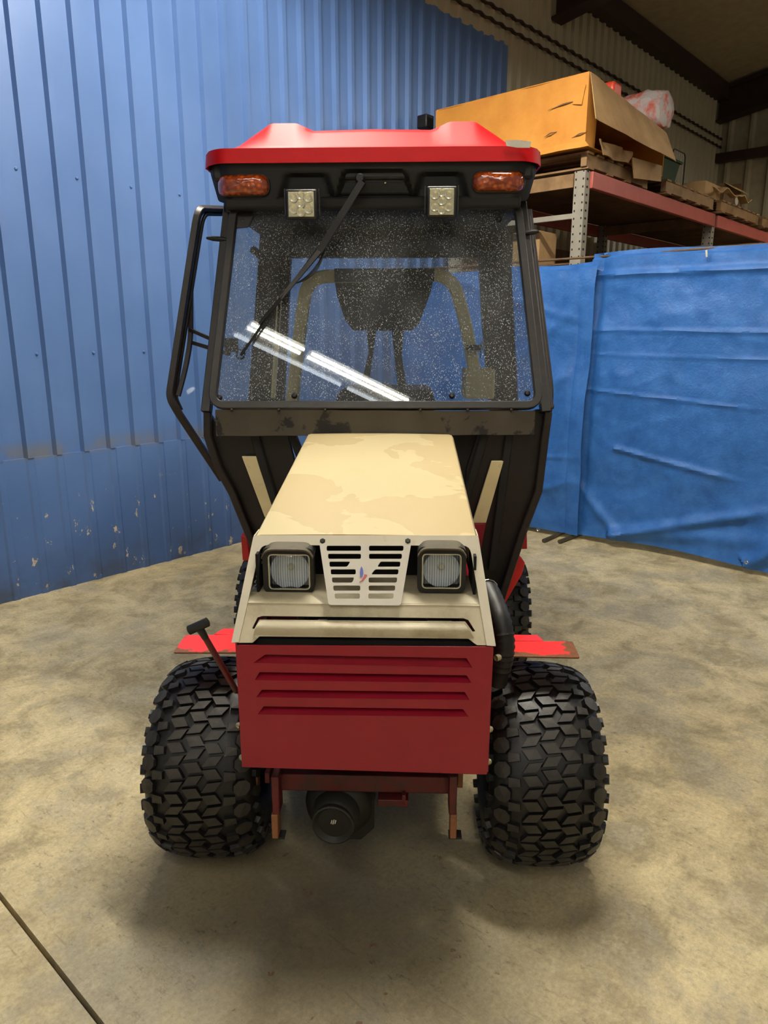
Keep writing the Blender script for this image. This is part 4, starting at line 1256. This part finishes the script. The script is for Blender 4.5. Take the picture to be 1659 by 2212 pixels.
t2 = tarp('tarp', 4.10, lambda v: lerp(TE0, TE1, v), lambda u: 0.040 + 0.0 * u, lambda u: 1.945 + 0.01 * math.sin(u * 13), -0.07, 8.4, 'narrow blue tarpaulin behind the tractor, its loose edge lapping over the large one', [
    ((3.4, 0.9), (2.4, 1.7), 0.02, 0.05), ((3.6, .5), (2.4, 1.25), 0.02, 0.04), ((2.46, 0.02), (2.44, 1.9), -0.012, 0.012), ((3.6, 0.5), (2.4, 0.62), 0.012, 0.015), ((3.3, 0.1), (2.4, 0.45), 0.015, 0.03), ((3.6, 1.9), (2.4, 1.55), 0.012, 0.03)], nu=80)
grommet(t2, 2.64, 0.05, -0.12)
MB().tube([t1.matrix_basis.inverted() @ world(TA + .03, 4.1, 1.985), t1.matrix_basis.inverted() @ world(TA + .03, -1.3, 1.985)], 0.008, 8).build('curtain_pipe', 'card_dark', t1, smooth=True)
# pipes on the floor under the tarp edge
for k, ((x0, y0), (x1, y1)) in enumerate((((1174, 1168), (1215, 1150)), ((1208, 1170), (1262, 1150)))):
    a = RZ(x0, y0, 0.016); b = RZ(x1, y1, 0.016)
    b = a + (b - a).normalized() * 0.8
    o = MB()
    o.tube([(0, 0, 0), b - a], 0.014, 10)
    o = o.build('steel_pipe', 'pipe', None, smooth=True)
    room_obj(o, a)
    tag(o, ['steel pipe on the floor poking from under the tarpaulin, nearer the tractor', 'steel pipe on the floor poking from under the tarpaulin, farther from the tractor'][k], 'pipe', 'pipes under the tarpaulin edge')

# rack
RX, RY = 5.02, 2.66
rack = room_thing('pallet_rack', (RX, RY, 0), 'pallet rack with faded red beams and grey punched posts, behind the blue tarpaulins', 'rack')
def upright(a, b, ztop):
    mb = MB()
    mb.box((a + 0.0, b, ztop / 2), (0.005, 0.085, ztop)).box((a + 0.035, b - 0.040, ztop / 2), (0.07, 0.005, ztop)).box((a + 0.035, b + 0.040, ztop / 2), (0.07, 0.005, ztop))
    p = mb.build('rack_post', 'grey_steel', rack)
    mb = MB(); z = 0.04
    while z < ztop:
        for s_ in (-1, 1):
            mb.box((a - 0.003, b + s_ * 0.028, z), (0.002, 0.009, 0.014))
        mb.box((a + 0.03, b - 0.0435, z), (0.02, 0.002, 0.014))
        z += 0.052
    mb.build('post_slots', 'hole', p, kind='stuff')
    return p
ZB = 2.59
for a in (0.0, 2.62, 5.3):
    for b in (0.0, 1.1):
        upright(a, b, ZB)
    for (z0, z1) in ((2.30, 2.32), (1.3, 1.32), (0.3, 0.32)):
        MB().box((a + 0.035, 0.55, z0), (0.03, 1.0, 0.035)).build('cross_brace', 'grey_steel', rack)
    MB().box((a - 0.01, 0.55, 2.53), (0.02, 1.02, 0.09)).build('end_board', 'wood', rack)
for a0, a1 in ((0.07, 2.62), (2.69, 5.3)):
    for b in (-0.045, 1.145):
        for z, h in ((ZB - 0.055, 0.11), (1.92, 0.10)):
            MB().box(((a0 + a1) / 2, b, z), (a1 - a0, 0.04, h)).build('beam', 'pink_steel', rack, bevel=0.004, label='faded red load beam')
    MB().box(((a0 + a1) / 2, 0.55, ZB + 0.006), (a1 - a0, 1.14, 0.012)).build('deck', 'card_dark', rack)
    MB().box(((a0 + a1) / 2, 0.55, 1.98), (a1 - a0, 1.14, 0.012)).build('deck', 'card_dark', rack)
# dark sheet material leaned at the back of the rack
for k in range(2):
    o = MB().box((0, 0, 0), (2.4, 0.03, 2.3)).build('wall_sheet', 'card_dark')
    room_obj(o, (RX + 1.35 + 2.62 * k, RY + 1.24, 1.16))
    tag(o, ['brown board standing behind the near rack bay', 'brown board standing behind the far rack bay'][k], 'board')
o = MB().box((0, 0, 0.13), (0.26, 0.24, 0.26)).build('cardboard_box', 'card', None, bevel=0.004)
room_obj(o, (RX + 0.30, RY + 0.52, 1.987)); tag(o, 'plain brown box on the lower rack shelf beside the punched post', 'box')

# pallet under the big box
def pallet(a0, b0, z0, LA, LB, label, group='pallets on the rack'):
    p = room_thing('pallet', (a0, b0, z0), label, 'pallet', group)
    for k in range(3):
        MB().box((LA / 2, 0.03 + k * (LB - 0.06) / 2, 0.055), (LA, 0.045, 0.08)).build('stringer', 'wood', p, bevel=0.002)
    n = int(LA / 0.15)
    for k in range(n):
        MB().box((0.05 + k * (LA - 0.1) / (n - 1), LB / 2, 0.104), (0.09 + 0.01 * (k % 2), LB, 0.016)).build('deck_board', 'wood', p, bevel=0.002)
    for k in range(4):
        MB().box((0.06 + k * (LA - 0.12) / 3, LB / 2, 0.0075), (0.09, LB, 0.013)).build('bottom_board', 'wood', p)
    return p
PZ = ZB + 0.012
pallet(RX + 0.0, RY - 0.05, PZ, 1.05, 1.15, 'wooden pallet under the big orange-tan box')
pallet(RX + 1.3, RY - 0.10, PZ, 1.15, 1.15, 'wooden pallet with the green bin on it')
pallet(RX + 2.6, RY - 0.12, PZ, 1.2, 1.15, 'wooden pallet with the torn brown box on it')
pallet(RX + 3.95, RY - 0.12, PZ, 1.2, 1.15, 'wooden pallet at the far right end of the rack')

# big orange box with a flap hanging out over its open side
BZ = PZ + 0.112 + 0.02
c0 = RA(1265, 158, 4.95)
BH = c0.z - BZ
BL, BD = 1.30, 1.35
big = room_thing('cardboard_box', (4.95, 2.60, BZ), 'big battered orange-tan cardboard box on top of the rack, one long flap hanging open', 'box')
def side(name, p, n1=24, n2=12, mat='box_orange', amp=0.006, t=(0.006, 0, 0), label=None):
    a, b, c, d = [Vector(q) for q in p]
    N = Vector(t).normalized()
    return MB().sheet(lambda u, v: lerp(lerp(a, b, u), lerp(d, c, u), v) + N * amp * noise.noise(lerp(lerp(a, b, u), lerp(d, c, u), v) * 4 + V(3, 1, 2)) * (1 if 0 < u < 1 else 0), n1, n2, t).build(name, mat, big, smooth=True, label=label)
side('end_panel', [(0, 0, 0), (0, BL, -.01), (0, BL, BH), (0, 0, BH)], amp=0.02)
side('end_panel', [(BD, 0, 0), (BD, BL, 0), (BD, BL, BH - .13), (BD, 0, BH - .13)])
side('back_panel', [(0, BL, 0), (BD, BL, 0), (BD, BL, BH - .13), (0, BL, BH)], t=(0, 0.006, 0))
side('bottom', [(0, 0, 0), (BD, 0, 0), (BD, BL, 0), (0, BL, 0)], t=(0, 0, 0.006), amp=0.0)
side('top', [(0, 0, BH), (BD, 0, BH - .13), (BD, BL, BH - .13), (0, BL, BH)], t=(0, 0, 0.006), amp=0.01)
side('side_panel', [(0, 0, 0), (0.14, -0.0, 0), (0.16, 0.0, BH), (0, 0, BH)], 6, 6, t=(0, 0.006, 0))
def inbig(x, y, b): 
    p = RB(x, y, b); return V(p.x - 4.95, p.y - 2.60, p.z - BZ)
f0 = V(0.0, -0.01, BH); f1 = V(BD, -0.01, BH - 0.13)
f2_ = inbig(1461, 349, 2.42); f3 = inbig(1288, 256, 2.45)
side('flap', [f0, f1, f2_, f3], 24, 10, 'card', 0.012, (0, 0.006, 0), label='long tan flap hanging open')
side('tray_lip', [(-0.02, -0.04, -0.012), (-0.02, BL * 0.9, -0.02), (0.0, BL * 0.9, 0.035), (-0.01, 0.0, 0.03)], 30, 3, amp=0.03, label='crushed bottom edge')
for (b_, z_, l_) in ((0.30, 0.27, 0.26), (0.32, 0.10, 0.10), (0.10, 0.06, 0.12)):
    MB().sheet(lambda u, v: (-0.012 + 0.006 * math.sin(u * 9), b_ - l_ * u, z_ + 0.02 * u + 0.008 * v * math.sin(math.pi * u)), 8, 1, (0.004, 0, 0)).build('tear', 'card_dark', big, label='torn scuff in the cardboard')
MB().box((-0.012, 0.06, BH * .72), (0.003, 0.07, 0.12), Matrix.Rotation(0.2, 3, 'X')).build('tape_strip', 'box_orange', big, label='loose strip of shiny tape')
# dark strap end sticking out at the box's left end
o = MB().box((0, 0, 0.05), (0.10, 0.10, 0.10)).build('black_crate_corner', 'black_plastic', None, bevel=0.01)
q = RA(917, 262, 4.98)
room_obj(o, (4.98, q.y - 0.01, q.z - 0.06)); tag(o, 'small black box end sticking out left of the big orange-tan box', 'box')
o.name = 'black_box'

def crumple(name, px, plane, depth, mat, label, cat, sc=6, amp=0.03, ndv=10, group=None):
    """crumpled sheet of card: quad given in room coordinates"""
    a, b, c, d = px
    org = V(min(p.x for p in px), min(p.y for p in px), min(p.z for p in px))
    N = Vector(depth)
    nn = N.normalized()
    o = MB().sheet(lambda u, v: lerp(lerp(a, b, u), lerp(d, c, u), v) - org + nn * amp * noise.noise(lerp(lerp(a, b, u), lerp(d, c, u), v) * sc), ndv * 2, ndv, N).build(name, mat, None, smooth=True)
    room_obj(o, org)
    return tag(o, label, cat, group)
zt = PZ + 0.114
crumple('paper_sheet', [RB(1292, 300, 2.56), RB(1364, 328, 2.56), RB(1362, 352, 2.56), RB(1300, 335, 2.56)], 0, (0, 0.01, 0), 'card', 'crumpled brown paper hanging out under the big orange-tan box', 'paper', 9, 0.05)
crumple('cardboard_sheet', [RB(1366, 340, 2.55), RB(1431, 358, 2.55), RB(1429, 392, 2.55), RB(1370, 385, 2.55)], 0, (0, 0.008, 0), 'card', 'tan cardboard sheet standing on the pallet edge below the long flap', 'cardboard', 4, 0.01)
def boxy(name, x, y, b, size, mat, label, cat, z=None, rz=0.0, bev=0.003, open_=False):
    """box with its near lower corner at the pixel, on plane B = b"""
    p = RB(x, y, b)
    if z is not None: p.z = z
    t = room_thing(name, (p.x, p.y, p.z), label, cat)
    t.rotation_euler = (0, 0, ROOM_ROT + rz)
    sx, sy, sz = size
    if not open_:
        MB().box((sx / 2, sy / 2, sz / 2), size).build('body', mat, t, bevel=bev)
        MB().box((sx / 2, sy / 2, sz + 0.001), (sx * 1.0, 0.05, 0.002)).build('tape', 'box_orange', t)
    else:
        mb = MB()
        mb.box((sx / 2, 0.003, sz / 2), (sx, 0.006, sz)).box((sx / 2, sy, sz / 2), (sx, 0.006, sz)).box((0.003, sy / 2, sz / 2), (0.006, sy, sz)).box((sx, sy / 2, sz / 2), (0.006, sy, sz)).box((sx / 2, sy / 2, 0.003), (sx, sy, 0.006))
        mb.build('body', mat, t)
        MB().prism([(0, 0, sz), (sx, 0, sz), (sx * .95, -0.09, sz - 0.06), (0.05, -0.09, sz - 0.06)], (0, 0, 0.005)).build('flap', 'card', t)
        MB().prism([(sx, 0, sz), (sx, sy, sz), (sx + .12, sy * .9, sz + 0.09), (sx + .12, 0.05, sz + 0.09)], (0, 0, 0.005)).build('flap', mat, t)
    return t
bin_ = room_thing('green_bin', (RX + 1.38, RY + 0.02, PZ + 0.113), 'dark green glossy plastic bin on the rack beside the long flap', 'bin')
mb = MB().hexa([(0, 0, 0), (.36, 0, 0), (.36, .36, 0), (0, .36, 0)], [(-.03, -.03, .2), (.40, -.03, .2), (.40, .40, .2), (-.03, .40, .2)])
mb.build('tub', 'green', bin_, bevel=0.01)
MB().tube([(-.04, -.04, .2), (.41, -.04, .2), (.41, .41, .2), (-.04, .41, .2)], 0.01, 8, closed=True).build('rim', 'green', bin_)
wb = room_thing('wire_basket', (RX + 1.86, RY + 0.10, PZ + 0.125), 'dark wire basket standing beside the green bin', 'basket')
MB().tube(round_path([(0, 0, 0), (0.3, 0, 0), (0.3, 0, 0.34), (0, 0, 0.34)], 0.05, 4, closed=True), 0.006, 6, closed=True).build('frame', 'dark', wb)
for k in range(5):
    MB().tube([(0.05 + k * 0.05, 0, 0.0), (0.05 + k * 0.05, 0, 0.34)], 0.0025, 5).build('wire', 'grey_steel', wb)
b1_ = boxy('cardboard_box', 1520, 440, 2.60, (0.42, 0.20, 0.13), 'card', 'long narrow tan box lying between the green bin and the open brown box', 'box', z=PZ + 0.113)
b2_ = boxy('cardboard_box', 1560, 450, 2.75, (0.55, 0.45, 0.26), 'card_dark', 'open dark brown cardboard box with a round white sticker', 'box', z=PZ + 0.113, open_=True)
MB().lathe([(0, -0.004), (0.05, -0.003), (0.055, 0)], (0.42, -0.002, 0.15), (0, 1, 0), 16).build('round_sticker', 'sticker', b2_)
def zc(p, z):
    p.z = z
    return p
crumple('cardboard_sheet', [zc(RB(1530, 470, 2.50), PZ + .17), zc(RB(1620, 472, 2.50), PZ + .18), zc(RB(1618, 448, 2.58), PZ + .17), zc(RB(1545, 452, 2.58), PZ + .17)], 0, (0, 0, 0.01), 'card', 'crumpled torn cardboard lying in front of the dark brown open box', 'cardboard', 7, 0.06)

# plastic-wrapped bundle and red lid on the box
bc = RB(1448, 264, 2.56)
bun = room_thing('wrapped_bundle', (bc.x, bc.y, BZ + BH - 0.125 * (bc.x - 4.95) / BD + 0.01), 'reddish bundle wrapped in clear crinkled plastic on top of the big box', 'bundle')
mb = MB()
NR_, NA_ = 26, 36
for i in range(NR_ + 1):
    t = i / NR_
    for j in range(NA_):
        an = 2 * math.pi * j / NA_
        r = 0.165 * (0.55 + 0.45 * math.sin(math.pi * min(1, max(0, t * 0.8 + 0.12))) ** 0.6) * (1.0 - 0.25 * t)
        if i in (0, NR_): r *= 0.05
        if i in (1, NR_ - 1): r *= 0.7
        r *= 1 + 0.16 * noise.noise((math.cos(an) * 2, math.sin(an) * 2, t * 5)) + 0.07 * noise.noise((math.cos(an) * 6, math.sin(an) * 6, t * 14))
        mb.v.append(V(-t * 0.16 + math.cos(an) * r * 1.05, t * 0.45, 0.155 + math.sin(an) * r * 0.95))
for i in range(NR_):
    for j in range(NA_):
        mb.f.append([i * NA_ + j, i * NA_ + (j + 1) % NA_, (i + 1) * NA_ + (j + 1) % NA_, (i + 1) * NA_ + j]); mb.mi.append(0)
mb.f.append(list(range(NA_))); mb.mi.append(0)
mb.build('wrap', 'wrap', bun, smooth=True)
lc = RB(1316, 196, 2.76)
o = MB().box((0, 0, 0.05), (0.14, 0.14, 0.10)).build('red_case', 'lid_red', None, bevel=0.02, seg=3)
room_obj(o, (lc.x, lc.y, BZ + BH + 0.0)); tag(o, 'small orange-red plastic case on top of the big box, left of the wrapped bundle', 'case')
